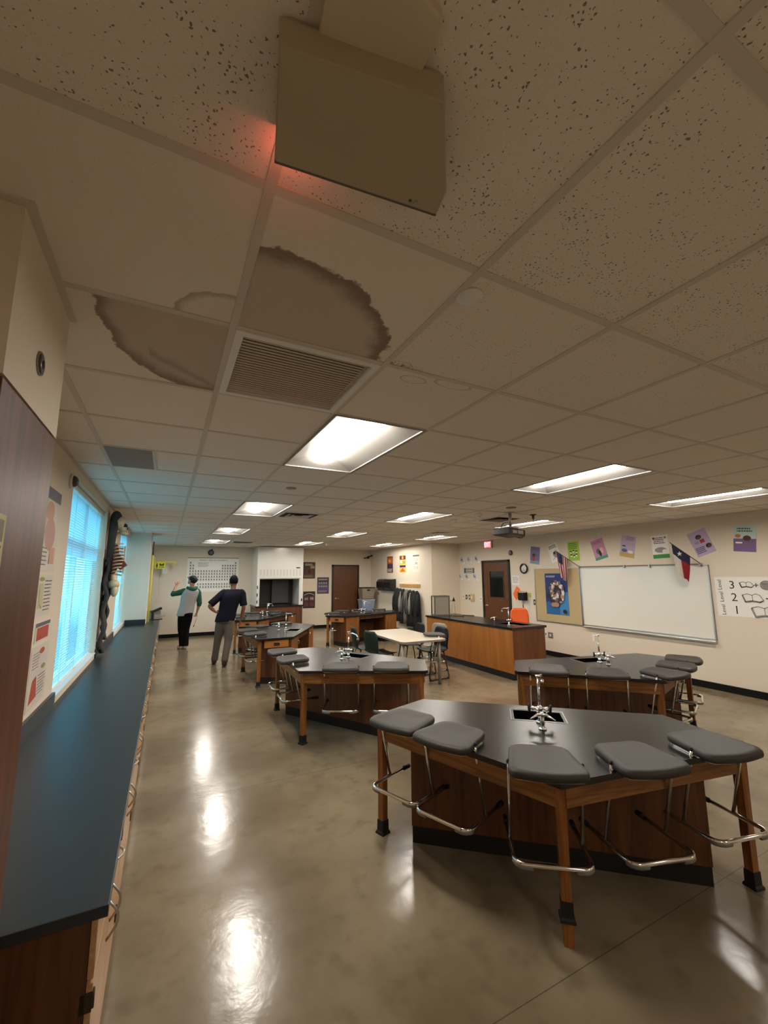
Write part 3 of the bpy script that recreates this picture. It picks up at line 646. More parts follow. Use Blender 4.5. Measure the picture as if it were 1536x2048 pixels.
TABLES = []
for i, (x, y, a, lab, sp) in enumerate(TB):
    TABLES.append(lab_table(x, y, a, lab, spout=rad(sp), slipped=(i == 0)))
# paper tag / roll on the two tall taps
for i, s_ in ((2, .05), (4, .05)):
    fo = [c for c in kids(TABLES[i]) if c.name.startswith('faucet')][0]
    b = MB(); b.box(-.06, .0, -.012, .012, .235, .30); b.build('white_tag', PAPER, fo)

# ================================================================== STOOLS
def seat_outline(k=1.0, dy=0.0):
    pts = []
    def arc(cx, cy, rx, ry, a0, a1, n=5):
        for i in range(n + 1):
            a = rad(a0 + (a1 - a0) * i / n); pts.append((cx + rx * cos(a), cy + ry * sin(a)))
    arc(.155, -.085, .035, .05, -80, 0); arc(.09, .125, .07, .07, 10, 90, 6); arc(-.09, .125, .07, .07, 90, 170, 6); arc(-.155, -.085, .035, .05, 180, 260)
    for i in range(1, 6):
        t = i / 6; pts.append((-.161 + .322 * t, -.134 - .022 * sin(pi * t)))
    return [(x * k, (y - .02) * k + .02 + dy) for x, y in pts]
def make_stool():
    t_ = thing('lab_stool', '', 'stool')
    b = MB(); rings = []
    for k, z in ((.93, .748), (.985, .752), (1.0, .764), (.992, .778), (.95, .787), (.8, .787), (.55, .781), (.28, .779), (.05, .778)):
        sag = lambda x, y: -.010 * max(0, (-y - .02) / .13) if z > .76 else -.010 * max(0, (-y - .02) / .13)
        rings.append([(x, y, z + sag(x, y)) for x, y in seat_outline(k)])
    b.loft(rings); b.build('seat', SEATM, t_)
    b = MB(); b.prism(seat_outline(.93), .737, .749); b.build('seat_pan', CHROME, t_)
    for sg in (-1, 1):
        b = MB(); b.tube([(sg * .176, -.012, .765), (sg * .178, -.002, .72), (sg * .178, .083, .365)], .0095, 8); b.build('leg', CHROME, t_)
        b = MB(); b.sphere((sg * .180, -.012, .772), (.010, .010, .012), 8, 5); b.build('pivot_cap', BLACK, t_)
    b = MB(); wb, r = .178, .05; z = .362; pts = [(-wb, .24, z), (-wb, -.11 + r, z)]
    pts += [(-wb + r - r * cos(a), -.11 + r - r * sin(a), z) for a in [rad(q) for q in (22, 45, 68)]] + [(-wb + r, -.11, z), (wb - r, -.11, z)]
    pts += [(wb - r + r * sin(a), -.11 + r - r * cos(a), z) for a in [rad(q) for q in (22, 45, 68)]] + [(wb, -.11 + r, z), (wb, .24, z)]
    b.tube(pts, .0115, 8); b.build('base_tube', CHROME, t_)
    for sg in (-1, 1):
        b = MB(); b.tube([(sg * wb, .225, z), (sg * wb, .285, z)], .015, 8); b.build('end_sleeve', BLACK, t_)
        b = MB(); pp = [(sg * (wb - r + r * cos(rad(q))), -.11 + r - r * sin(rad(q)), z - .012) for q in (5, 30, 55, 80)] + [(sg * (wb - r - .03), -.11, z - .012)]
        b.tube(pp, .0115, 6); b.build('glide', PLASTG, t_)
    return t_
stool0 = None
def stool(table, u, v, adir, label, group, z=0, world=None):
    """u, v in the table's own frame (v towards its point); adir = heading offset from the inward normal, degrees"""
    global stool0
    if world: X, Y, A_ = world
    else:
        x, y, a, _, _ = TB[table]; a = rad(a); X = x + u * cos(a) + v * sin(a); Y = y + u * sin(a) - v * cos(a); A_ = a + pi / 2 + rad(adir)
    if stool0 is None: s = stool0 = make_stool()
    else: s = dup(stool0)
    s.location = (X, Y, z); s.rotation_euler = (0, 0, A_ - pi / 2); s['label'] = label; s['group'] = group
    return s
G = 'chrome stools hung on the lab tables'
pl = {0: [(-.89, .156, -28.5, 'leftmost'), (-.564, .354, -27.3, 'second from the left'), (-.06, .60, 5, 'over its front leg'), (.428, .441, 24, 'just right of its front leg'), (.888, .151, 28, 'rightmost')],
      1: [(-.86, .16, -33, 'farther one on its left side'), (-.40, .44, -33, 'nearer one on its left side'), (.36, .46, 32, 'left one on its front side'), (.80, .18, 32, 'right one on its front side')],
      2: [(-.86, .17, -32.5, 'leftmost'), (-.42, .45, -32.5, 'second from the left'), (.12, .61, 15, 'middle one'), (.55, .36, 36, 'second from the right'), (.93, .11, 40, 'rearmost, against the wall')],
      3: [(.76, .20, 32, 'nearest, by the drawer'), (.30, .50, 32, 'second nearest'), (-.30, .50, -32, 'third one'), (-.80, .18, -32, 'rearmost')],
      4: [(.80, .18, 32, 'at the left end'), (.30, .50, 32, 'second from the left'), (-.30, .50, -32, 'third from the left'), (-.80, .18, -32, 'at the right end')],
      5: [(.84, .16, 32, 'overhanging the left end'), (.30, .50, 32, 'second from the left'), (-.30, .50, -32, 'third from the left'), (-.80, .20, -32, 'at the right end')]}
tn = ['nearest lab table', 'second lab table', 'right-hand lab table', 'lab table beside the men', 'lab table before the fume hood', 'lab table before the wooden door']
for k, lst in pl.items():
    for u, v, a, d in lst: stool(k, u, v, a, 'black padded stool hung on the %s, %s' % (tn[k], d), G)
stool(0, 0, 0, 0, 'black seated chrome stool hung on the right edge of the white table', G, z=-.035, world=(4.07, 6.06, rad(160)))

# ================================================================== TEACHER DESK
t_ = thing('teacher_desk', 'long honey veneer teacher bench with a black top and sink, before the wall door', 'bench', (5.16, 5.42, 0))
DL, DW, DT = 2.62, .76, .84
b = MB()
b.box(-.02, DW + .02, -.02, .16, DT - .035, DT); b.box(-.02, DW + .02, .62, DL, DT - .035, DT); b.box(-.02, .26, .16, .62, DT - .035, DT); b.box(.62, DW + .02, .16, .62, DT - .035, DT)
b.build('worktop', BLACKTOP, t_)
b = MB(); b.box(.255, .625, .155, .625, DT - .2, DT - .19); b.box(.255, .26, .16, .62, DT - .2, DT - .002); b.box(.62, .625, .16, .62, DT - .2, DT - .002); b.box(.26, .62, .155, .16, DT - .2, DT - .002); b.box(.26, .62, .62, .625, DT - .2, DT - .002)
b.build('sink_basin', GLOSSBLACK, t_)
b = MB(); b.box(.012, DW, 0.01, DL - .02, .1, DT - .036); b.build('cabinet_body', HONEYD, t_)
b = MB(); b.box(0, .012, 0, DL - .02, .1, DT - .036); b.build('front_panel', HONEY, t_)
b = MB(); b.box(.004, DW - .01, .006, DL - .03, 0, .1); b.build('toe_kick', BLACK, t_)
f = make_faucet(t_, spout=rad(90)); f.location = (.22, .30, DT)
b = MB(); b.cyl(0, 0, 0, .09, .011, 10); b.tube([(0, 0, .085), (-.05, 0, .09), (-.09, 0, .075)], [.01, .009, .005], 8); b.tube([(0, 0, .085), (.05, 0, .1)], .008, 8); b.cyl(0, 0, .09, .10, .02, 10); o = b.build('gas_tap', CHROME, t_); o.location = (.30, .76, DT)
# things on the bench
t_ = thing('specimen_frame', 'grey framed see-through display case standing at the far end of the teacher bench', 'case', (5.42, 7.86, DT), rad(-12))
b = MB(); w_, d_, h_ = .17, .09, .42
for x in (-w_, w_):
    for y in (-d_, d_): b.box(x - .012, x + .012, y - .012, y + .012, 0, h_)
for z in (0, h_ - .02):
    for y in (-d_, d_): b.box(-w_, w_, y - .012, y + .012, z, z + .025)
    for x in (-w_, w_): b.box(x - .012, x + .012, -d_, d_, z, z + .025)
b.build('frame', mat('case_grey', srgb(104, 96, 86), .5), t_)
b = MB(); b.box(-w_, w_, -d_ + .0, -d_ + .003, .02, h_ - .02); b.build('front_panel', mat('case_panel', srgb(158, 148, 132), .3), t_)
t_ = thing('ring_stand', 'black topped tripod stand with thin metal rods beside the display case', 'stand', (5.80, 7.88, DT))
b = MB(); b.cyl(0, 0, .29, .38, .035, 12, .004); b.build('cone_top', BLACK, t_)
for k in range(3):
    b = MB(); a = k * 2.09 + .4; b.tube([(.02 * cos(a), .02 * sin(a), .30), (.06 * cos(a), .06 * sin(a), 0)], .004, 6); b.build('leg', STEEL, t_)
b = MB(); b.tube([(-.2, 0, .30), (0, 0, .30)], .006, 6); b.build('crossbar', mat('case_grey', srgb(104, 96, 86), .5), t_)
b = MB(); pts = [(5.35 + .1 * i, 7.45 + .12 * sin(i * 1.7), DT + .008 + .004 * sin(i)) for i in range(7)]
b.tube(pts, .007, 6); tag(b.build('black_cable', BLACK), 'black cable lying across the far half of the teacher bench', 'cable')

# orange chair behind the bench
def shell_chair(label, m, x, y, rz, scale=1.0, legm=None, group=None):
    t_ = thing('classroom_chair', label, 'chair', (x, y, 0), rz, group)
    prof = [(-.20, .445), (-.19, .455), (-.1, .45), (.02, .44), (.12, .445), (.18, .47), (.205, .53), (.215, .62), (.225, .70), (.235, .78), (.24, .82)]
    wd = [.17, .20, .215, .22, .215, .20, .19, .20, .205, .185, .13]
    b = MB(); top = []; bot = []
    for (py, pz), w_ in zip(prof, wd):
        top.append([(w_ * s, py - .0 + (.03 * s * s * (-1 if pz > .5 else 0)), pz + (.02 * s * s if pz < .5 else 0)) for s in (-1, -.75, -.4, 0, .4, .75, 1)])
    nrm = [(0, 1)] * len(prof)
    r0 = []
    for k, row in enumerate(top):
        a = prof[max(0, k - 1)]; c = prof[min(len(prof) - 1, k + 1)]; d = Vector((c[0] - a[0], c[1] - a[1])).normalized(); nx, nz = d.y, -d.x
        r0.append(row + [(p[0], p[1] + nx * .010, p[2] + nz * .010) for p in row[::-1]])
    b.loft(r0); b.build('shell', m, t_)
    lm = legm or CHROME
    for sg in (-1, 1):
        b = MB(); b.tube([(sg * .16, -.13, .44), (sg * .19, -.20, .03), (sg * .19, -.17, .012), (sg * .19, .17, .012), (sg * .19, .2, .03), (sg * .16, .12, .44)], .011, 8); b.build('sled_leg', lm, t_)
        b = MB(); b.cyl(sg * .19, -.18, 0, .03, .02, 8); b.cyl(sg * .19, .18, 0, .03, .02, 8); b.build('foot', BLACK, t_)
    b = MB(); b.tube([(-.16, -.13, .435), (.16, -.13, .435)], .01, 8); b.tube([(-.16, .12, .432), (.16, .12, .432)], .01, 8); b.build('seat_support', lm, t_)
    return t_
ch = shell_chair('orange plastic chair behind the teacher bench, only its back showing', mat('orange_plastic', srgb(226, 96, 40), .4), 6.30, 6.28, rad(-20))
ch.scale = (.95, .95, 1.28)

# ================================================================== WHITE TABLE and its chairs
t_ = thing('activity_table', 'low white topped table with a grey rim amid the dark chairs', 'table', (3.68, 6.5, 0), rad(-2))
poly = [(-.40, -.70), (-.36, -.76), (.36, -.76), (.42, -.70), (.42, .70), (.38, .76), (-.36, .76), (-.40, .70)]
b = MB(); b.prism(poly, .672, .70); b.build('rim', mat('table_rim_grey', srgb(140, 134, 122), .4), t_)
b = MB(); b.prism([(x * .985, y * .99) for x, y in poly], .70, .702); b.build('tabletop', mat('white_laminate', srgb(200, 188, 168), .3), t_)
for sx in (-1, 1):
    for sy in (-1, 1):
        b = MB(); b.tube([(sx * .33, sy * .64, .68), (sx * .33, sy * .64, .012)], .026, 10); lo = b.build('leg', mat('leg_grey', srgb(150, 144, 132), .35, .4), t_)
        b = MB(); b.cyl(sx * .33, sy * .64, 0, .014, .03, 10); b.build('foot_pad', BLACK, lo)
GRN = mat('green_shell', srgb(26, 38, 30), .5, spec=.3); BLK = mat('black_shell', srgb(15, 15, 15), .5, spec=.3); GRYS = mat('grey_shell', srgb(150, 142, 126), .4)
dl = mat('leg_dark', srgb(60, 58, 56), .3, .7)
shell_chair('dark green plastic chair on the left of the white table, the farther one', GRN, 3.20, 7.0, rad(82))
shell_chair('dark green plastic chair on the left of the white table, the nearer one', GRN, 3.22, 6.42, rad(98))
shell_chair('black plastic chair pushed under the near right corner of the white table', BLK, 4.12, 6.25, rad(-88), legm=dl)
shell_chair('black plastic chair tucked under the far part of the white table', BLK, 4.12, 6.98, rad(-96), legm=dl)
shell_chair('pale grey plastic chair between the white table and the teacher bench', GRYS, 4.42, 6.72, rad(-80))

# ================================================================== RIGHT WALL
# whiteboard
t_ = thing('whiteboard', 'big white board with silver frame on the right wall', 'whiteboard', M=wallM('right', 5.79, .72))
w_, h_ = 2.28, 1.13
b = MB(); b.box(0, w_, 0, h_, 0, .012); b.build('panel', SHINEWHITE, t_)
b = MB()
for q in ((0, w_, -.01, .02), (0, w_, h_ - .018, h_), (0, .018, 0, h_), (w_ - .02, w_, 0, h_)): b.box(*q, 0, .022)
b.build('frame', ALU, t_)
b = MB(); b.box(0.02, w_, -.035, -.01, 0, .07); b.build('pen_tray', ALU, t_, .004)
b = MB(); b.box(0.0, w_ - .08, h_ - .002, h_ + .022, .005, .03); b.build('map_rail', mat('rail_bronze', srgb(132, 112, 90), .4, .5), t_)
b = MB()
for x in (.0, .95, 1.4, w_ - .1): b.box(x - .012, x + .012, h_ - .03, h_ + .03, .03, .045)
b.build('rail_clips', STEEL, t_)
t_ = thing('corkboard', 'tan cork pin board to the left of the whiteboard', 'pin board', M=wallM('right', 6.985, .71))
b = MB(); b.box(0, 1.18, 0, 1.14, 0, .012); b.build('cork_panel', CORK, t_)
b = MB()
for q in ((0, 1.18, -.01, .012), (0, 1.18, 1.128, 1.145), (-.005, .012, 0, 1.14), (1.168, 1.18, 0, 1.14)): b.box(*q, 0, .02)
b.build('frame', ALU, t_)
# space poster on the cork
BL = flat('deepblue', 26, 50, 112); A = Art(.58, .86, BL); A.rect(0, 1, 0, .3, flat('sea', 30, 96, 150)); A.rect(.62, 1, 0, .55, flat('skyblue', 62, 128, 182))
for i in range(64):
    a = i * 2.4; r = .03 + .34 * (i / 64) ** .6; c = [flat('ph1', 214, 210, 206), flat('ph2', 60, 44, 40), flat('ph3', 168, 130, 104), flat('ph4', 108, 92, 96), flat('ph5', 36, 34, 44)][i % 5]
    A.ell(.5 + r * cos(a) * .95, .52 + r * sin(a) * .85, .04 + .025 * (i % 3), .028 + .014 * (i % 4), c, 8)
A.ell(.50, .24, .13, .06, flat('ph3', 168, 130, 104)); A.bars(.1, .55, .9, .95, 2, flat('pale', 190, 196, 214)); A.ell(.86, .09, .08, .05, INK)
A.build('picture_poster', 'right', 6.40, 1.305, 'deep blue poster with a cluster of photos pinned on the cork board', 'poster', w=.014)
# eight small posters above
def booky(kind, u, v, tilt, label):
    w_, h_ = .27, .39
    cols = {'purple': (118, 108, 148), 'white': (216, 212, 206), 'green': (158, 196, 62), 'pink': (192, 136, 164), 'lilac': (190, 172, 200), 'ltpurple': (182, 164, 196), 'sky': (190, 208, 206)}
    bg = {'1': 'purple', '2': 'white', '3': 'green', '4': 'pink', '5': 'lilac', '6': 'white', '7': 'ltpurple', '8': 'sky'}[kind]
    A = Art(w_, h_, flat(bg, *cols[bg]))
    SKb = flat('brownskin', 96, 58, 40); HR = flat('hair', 34, 26, 26); RD = flat('red', 176, 40, 48)
    if kind == '1': A.rect(0, 1, 0, .2, flat('teal', 120, 150, 160)); A.ell(.38, .5, .16, .1, HR); A.ell(.38, .46, .1, .07, SKb); A.rect(.25, .5, .16, .4, RD); A.bars(.2, .9, .8, .95, 2, flat('mauve', 88, 78, 120))
    if kind == '2': A.bars(.08, .9, .74, .95, 3, INK, .55); A.ell(.55, .4, .22, .17, flat('greyish', 150, 146, 146)); A.ell(.5, .48, .12, .08, HR); A.line([(.2, .15), (.5, .25), (.8, .1)], .008, INK)
    if kind == '3': A.bars(.1, .9, .6, .95, 4, flat('dkgreen', 70, 110, 30)); [A.ell(x, y, .09, .05, HR).ell(x, y - .06, .07, .05, PAPER) for x, y in ((.25, .48), (.5, .52), (.76, .48), (.3, .3), (.55, .26), (.75, .32))]
    if kind == '4': A.rect(0, 1, 0, .14, flat('greenblue', 70, 140, 116)); A.bars(.15, .85, .78, .92, 2, flat('rose', 160, 90, 130)); A.ell(.4, .42, .17, .14, flat('greyhair', 96, 100, 104)); A.ell(.66, .42, .15, .14, flat('peach', 222, 176, 160)); A.ell(.5, .3, .1, .16, HR)
    if kind == '5': A.rect(0, 1, 0, .2, flat('ochre', 190, 160, 86)); A.bars(.35, .95, .78, .95, 3, flat('plum', 120, 90, 150)); A.ell(.3, .3, .2, .08, flat('bluegrey', 76, 96, 130)); A.ell(.72, .26, .18, .07, PAPER); A.rect(.12, .35, .48, .53, HR)
    if kind == '6': A.rect(0, 1, 0, .17, flat('grass', 44, 136, 60)); A.bars(.15, .85, .62, .92, 4, flat('purple_t', 90, 60, 90)); A.ell(.5, .36, .36, .12, flat('greyish', 150, 146, 146)); A.ell(.75, .3, .15, .08, PAPER); A.ell(.15, .88, .08, .05, RD); A.ell(.85, .88, .08, .05, flat('teal', 120, 150, 160))
    if kind == '7': A.ell(.5, .74, .16, .09, HR); A.ell(.5, .72, .11, .06, SKb); A.rect(.48, .72, .48, .62, RD); A.bars(.08, .6, .1, .36, 4, flat('purple_t', 90, 60, 90), .6); A.ell(.8, .3, .15, .09, HR); A.ell(.83, .27, .1, .06, SKb); A.ell(.3, .55, .12, .05, flat('greyish', 150, 146, 146))
    if kind == '8': A.rect(0, 1, 0, .48, flat('violet', 118, 92, 136)); A.bars(.15, .85, .72, .9, 2, flat('dkgreen', 70, 110, 30), .6); A.ell(.6, .5, .18, .1, flat('brownhair', 84, 48, 40)); A.ell(.2, .58, .13, .07, flat('orange_h', 196, 124, 60)); A.rect(.1, .4, .3, .36, PAPER); A.bars(.4, .95, .08, .2, 2, flat('plum', 120, 90, 150))
    A.build('book_poster', 'right', u, v, label, 'poster', tilt=tilt)
for k, u, v, tl_, lab in (('1', 6.945, 2.145, -8, 'purple poster with a red dressed figure, leftmost of the row above the boards'), ('2', 6.40, 2.18, 17, 'white poster with dark lettering behind the striped flag'), ('3', 5.915, 2.185, 1, 'bright green poster with small figures'),
                       ('4', 5.335, 2.19, 15, 'pink poster with a teal foot, fourth from the left in the row'), ('5', 4.76, 2.21, -12, 'lilac poster with an ochre foot'), ('6', 4.195, 2.17, 2, 'white poster with a grass green foot, left of the star flag'),
                       ('7', 3.575, 2.195, 20, 'light purple poster tilted to the left, right of the star flag'), ('8', 3.01, 2.22, -6, 'pale blue and violet poster, rightmost of the row')):
    booky(k, u, v, tl_, lab)
# level chart
A = Art(1.35, .57, PAPER); LN = 1.35
def book(cx, cy, s, A=A):
    k = .57 / 1.35
    P = lambda x, y: (cx + x * s * k, cy + y * s)
    A.line([P(-1, .45), P(-.75, -.4), P(0, -.25), P(.75, -.4), P(1.15, -.2), P(.8, .45), P(.4, .62), P(0, .42), P(-.5, .6), P(-1, .45)], .006, INK)
    A.line([P(0, .42), P(.02, -.25)], .005, INK); A.line([P(-1, .45), P(-1.08, .35), P(-.8, -.52), P(0, -.36), P(.75, -.5), P(1.15, -.2)], .008, INK)
for t_s, cy in (('3', .80), ('2', .49), ('1', .17)): A.text(t_s, .16 + (.80 - cy) * .03, cy, .20, INK)
for cy in (.80, .49, .16): A.text('Level', .045 + (.8 - cy) * .02, cy, .088, INK, rot=pi / 2, width=None)
book(.29, .80, .13); A.text('+', .375, .80, .10, INK); A.ell(.46, .80, .05, .11, flat('brain', 150, 142, 136), 20)
for q in range(5): A.line([(.42 + .004 * q, .87 - .03 * q), (.445, .83 - .02 * q + .03 * sin(q)), (.475, .85 - .03 * q), (.50, .82 - .02 * q)], .003, INK)
A.line([(.46 + .05 * cos(a / 8 * pi), .80 + .11 * sin(a / 8 * pi)) for a in range(17)], .004, INK)
A.text('+', .545, .80, .10, INK); A.text('?', .63, .80, .16, INK)
book(.33, .47, .19); A.text('+', .475, .48, .15, INK); A.ell(.60, .48, .06, .13, flat('brain', 150, 142, 136), 20)
book(.42, .14, .24)
A.build('level_chart', 'right', 3.455 - .675, 1.38, 'white chart reading Level 3, 2, 1 with drawn open books, right of the whiteboard', 'chart', w=.002)
# clock
t_ = thing('wall_clock', 'round black rimmed wall clock between door and cork board', 'clock', M=wallM('right', 7.29, 1.853))
b = MB(); n = 28
prof = [(.105, 0), (.118, .01), (.118, .03), (.108, .038), (.09, .03), (.088, .012)]
b.loft([[(r * cos(2 * pi * k / n), r * sin(2 * pi * k / n), z) for k in range(n)] for r, z in prof], cap=False); b.build('rim', GLOSSBLACK, t_)
b = MB(); b.mat(PAPER).cyl(0, 0, .005, .013, .092, 28); b.mat(INK)
for k in range(12): a = k * pi / 6; b.M = Matrix.Rotation(a, 4, 'Z'); b.box(-.002, .002, .072, .084, .013, .0135)
b.M = None; b.build('dial', None, t_)
for nm, a, l_, w_ in (('hour_hand', 175, .05, .004), ('minute_hand', 15, .07, .003)):
    b = MB(); b.M = Matrix.Rotation(rad(-a), 4, 'Z'); b.box(-w_ / 2, w_ / 2, -.01, l_, .015, .017); b.build(nm, INK, t_)
b = MB(); b.mat(mat('bell_rim', srgb(70, 68, 66), .4)).cyl(0, 0, 0, .02, .062, 20); b.mat(mat('dome_grey', srgb(130, 128, 126), .25)).sphere((0, 0, .02), (.05, .05, .04), 16, 6, 0, pi / 2)
tag(b.build('alarm_dome', at=wallM('right', 7.70, 2.24)), 'small grey dome on the wall above the glazed door corner', 'alarm')
# exit sign
t_ = thing('exit_sign', 'lit red EXIT sign high on the wall over the glazed door', 'exit sign', M=wallM('right', 8.47, 2.49))
b = MB(); b.box(-.15, .15, -.09, .09, 0, .05); b.build('housing', mat('sign_grey', srgb(188, 182, 170), .5), t_, .004)
b = MB(); b.box(-.125, .125, -.078, .078, .05, .053); b.build('lit_face', emis('exit_red', (.9, .03, .07, 1), .5), t_)
v, f_, (x0, x1, y0, y1) = text_geo('EXIT'); k = .115 / (y1 - y0); kx = .215 / (x1 - x0)
b = MB(); b.add([((p[0] - (x0 + x1) / 2) * kx, (p[1] - (y0 + y1) / 2) * k, .0545) for p in v], f_); b.build('exit_letters', emis('exit_letter', (1, .35, .4, 1), 1.0), t_)
b = MB(); b.box(-.05, .05, .09, .11, 0, .05); b.build('mount', mat('sign_grey', srgb(188, 182, 170), .5), t_)
# switches, phone, papers
def plate(wall, u, v, w_, h_, m, label, name='light_switch', cat='switch', detail=True, th=.008):
    b = MB(); b.mat(m).box(-w_ / 2, w_ / 2, -h_ / 2, h_ / 2, 0, th)
    if detail: b.mat(mat('toggle', srgb(90, 84, 74), .5) if m is WHITE else WHITE).box(-w_ * .14, w_ * .14, -h_ * .2, h_ * .2, th, th + .006)
    tag(b.build(name, None, at=wallM(wall, u, v)), label, cat)
DP = mat('plate_brown', srgb(70, 58, 46), .5)
plate('right', 9.60, 1.12, .07, .13, WHITE, 'white switch plate, first from the inner corner')
plate('right', 9.47, 1.11, .075, .12, DP, 'dark switch plate, second from the inner corner')
plate('right', 9.33, 1.11, .075, .13, DP, 'dark switch plate, third from the inner corner')
plate('right', 9.20, 1.11, .14, .18, mat('thermo', srgb(200, 172, 120), .4), 'tan thermostat box beside the dark switch plates', 'thermostat', 'thermostat', th=.04)
plate('right', 8.86, 1.09, .07, .12, WHITE, 'white switch plate right next to the glazed door frame')
plate('right', 7.025, 1.10, .07, .12, DP, 'dark switch plate left of the cork board')
plate('right', 6.865, .435, .07, .12, mat('plate_tan', srgb(150, 140, 124), .5), 'grey outlet plate low on the wall by the bench end', 'wall_outlet', 'outlet')
plate('right', 6.76, .435, .08, .12, WHITE, 'white outlet plate low on the wall between the two darker ones', 'wall_outlet', 'outlet')
plate('right', 6.64, .425, .12, .12, mat('plate_steel', srgb(120, 112, 100), .4), 'square double outlet low on the wall, nearest the whiteboard', 'wall_outlet', 'outlet')
A = Art(.24, .22, PAPER); A.bars(.1, .9, .2, .9, 5, flat('greyish', 150, 146, 146)); A.build('paper_notice', 'right', 7.585, 1.58, 'white paper notice on the wall under the clock', 'notice')
b = MB(); b.mat(mat('orange_paper', srgb(232, 112, 52), .6)).prism([(-.13, -.02), (.0, .16), (.10, .10), (.12, -.03), (-.03, -.17), (-.10, -.09)], 0, .004); b.mat(flat('brn', 150, 70, 30)).box(-.04, .05, .0, .008, .004, .005); b.box(-.05, .02, -.05, -.042, .004, .005)
tag(b.build('orange_sign', at=wallM('right', 7.56, 1.285)), 'orange cut paper sign taped to the wall beside the black phone', 'sign')
t_ = thing('wall_phone', 'black wall mounted pencil sharpener box beside the orange sign', 'wall box', M=wallM('right', 7.33, 1.235))
b = MB(); b.box(-.1, .1, -.11, .09, 0, .12); b.build('body', BLK, t_, .02)
b = MB(); b.box(-.06, .1, .06, .10, .03, .125); b.build('chrome_top', CHROME, t_, .01)
b = MB(); b.mat(STEEL).tube([(0, .1, .01), (-.03, .04, .012), (0, -.02, .012), (.03, .04, .012), (0, .1, .01)], .004, 6); b.mat(BLACK).tube([(0, -.02, .012), (.01, -.28, .012)], [.008, .014], 8)
tag(b.build('hanging_tongs', at=wallM('right', 7.38, 1.04)), 'black handled tongs hanging on the wall below the black box', 'tool')
b = MB(); b.mat(flat('limegreen', 176, 190, 92)).box(-.05, .05, -.05, .05, 0, .002); tag(b.build('sticky_note', at=wallM('right', 7.17, 1.25)), 'pale green sticky note right of the black wall box', 'note')
b = MB(); b.tube([(0, .1, .01), (.03, -.1, .012), (-.02, -.35, .012), (.03, -.6, .012)], .003, 5); tag(b.build('hanging_string', WHITE, at=wallM('right', 7.2, 1.15)), 'thin white cord hanging down the wall beside the tongs', 'cord')
# six drawings and the blue banner
ks = [(9.585, 2.11), (9.285, 2.12), (8.96, 2.12), (9.70, 1.66), (9.39, 1.65), (9.05, 1.65)]
places = ['upper left', 'upper middle', 'upper right', 'lower left', 'lower middle', 'lower right']
for i, (u, v) in enumerate(ks):
    A = Art(.27, .22, flat('drawpaper', 214, 208, 198)); cc = [flat('c1', 96, 104, 124), flat('c2', 136, 138, 142), flat('c3', 84, 98, 130), flat('c4', 112, 142, 128), flat('c5', 118, 102, 146), flat('c6', 122, 108, 154)][i]
    for q in range(3): A.line([(.35 + (.22 - .05 * q) * cos(a / 5 * pi + q), .62 + (.30 - .06 * q) * sin(a / 5 * pi)) for a in range(11)], .006, cc)
    A.ell(.33, .6, .12, .14, cc); A.rect(.62, .92, .06, .36, PAPER); A.line([(.62, .06), (.92, .06), (.92, .36), (.62, .36), (.62, .06)], .004, flat('greyish', 150, 146, 146))
    A.build('student_drawing', 'right', u, v, 'pencil drawing of linked rings left of the glazed door, %s of the six' % places[i], 'drawing')
A = Art(.44, .14, flat('bannerblue', 66, 96, 130)); A.rect(.2, .85, .1, .92, flat('bannercream', 204, 186, 140)); A.bars(.24, .82, .15, .9, 2, flat('bannerblue', 66, 96, 130), .5)
A.build('banner_sign', 'right', 9.32, 1.83, 'small blue and cream banner between the two rows of drawings', 'sign')
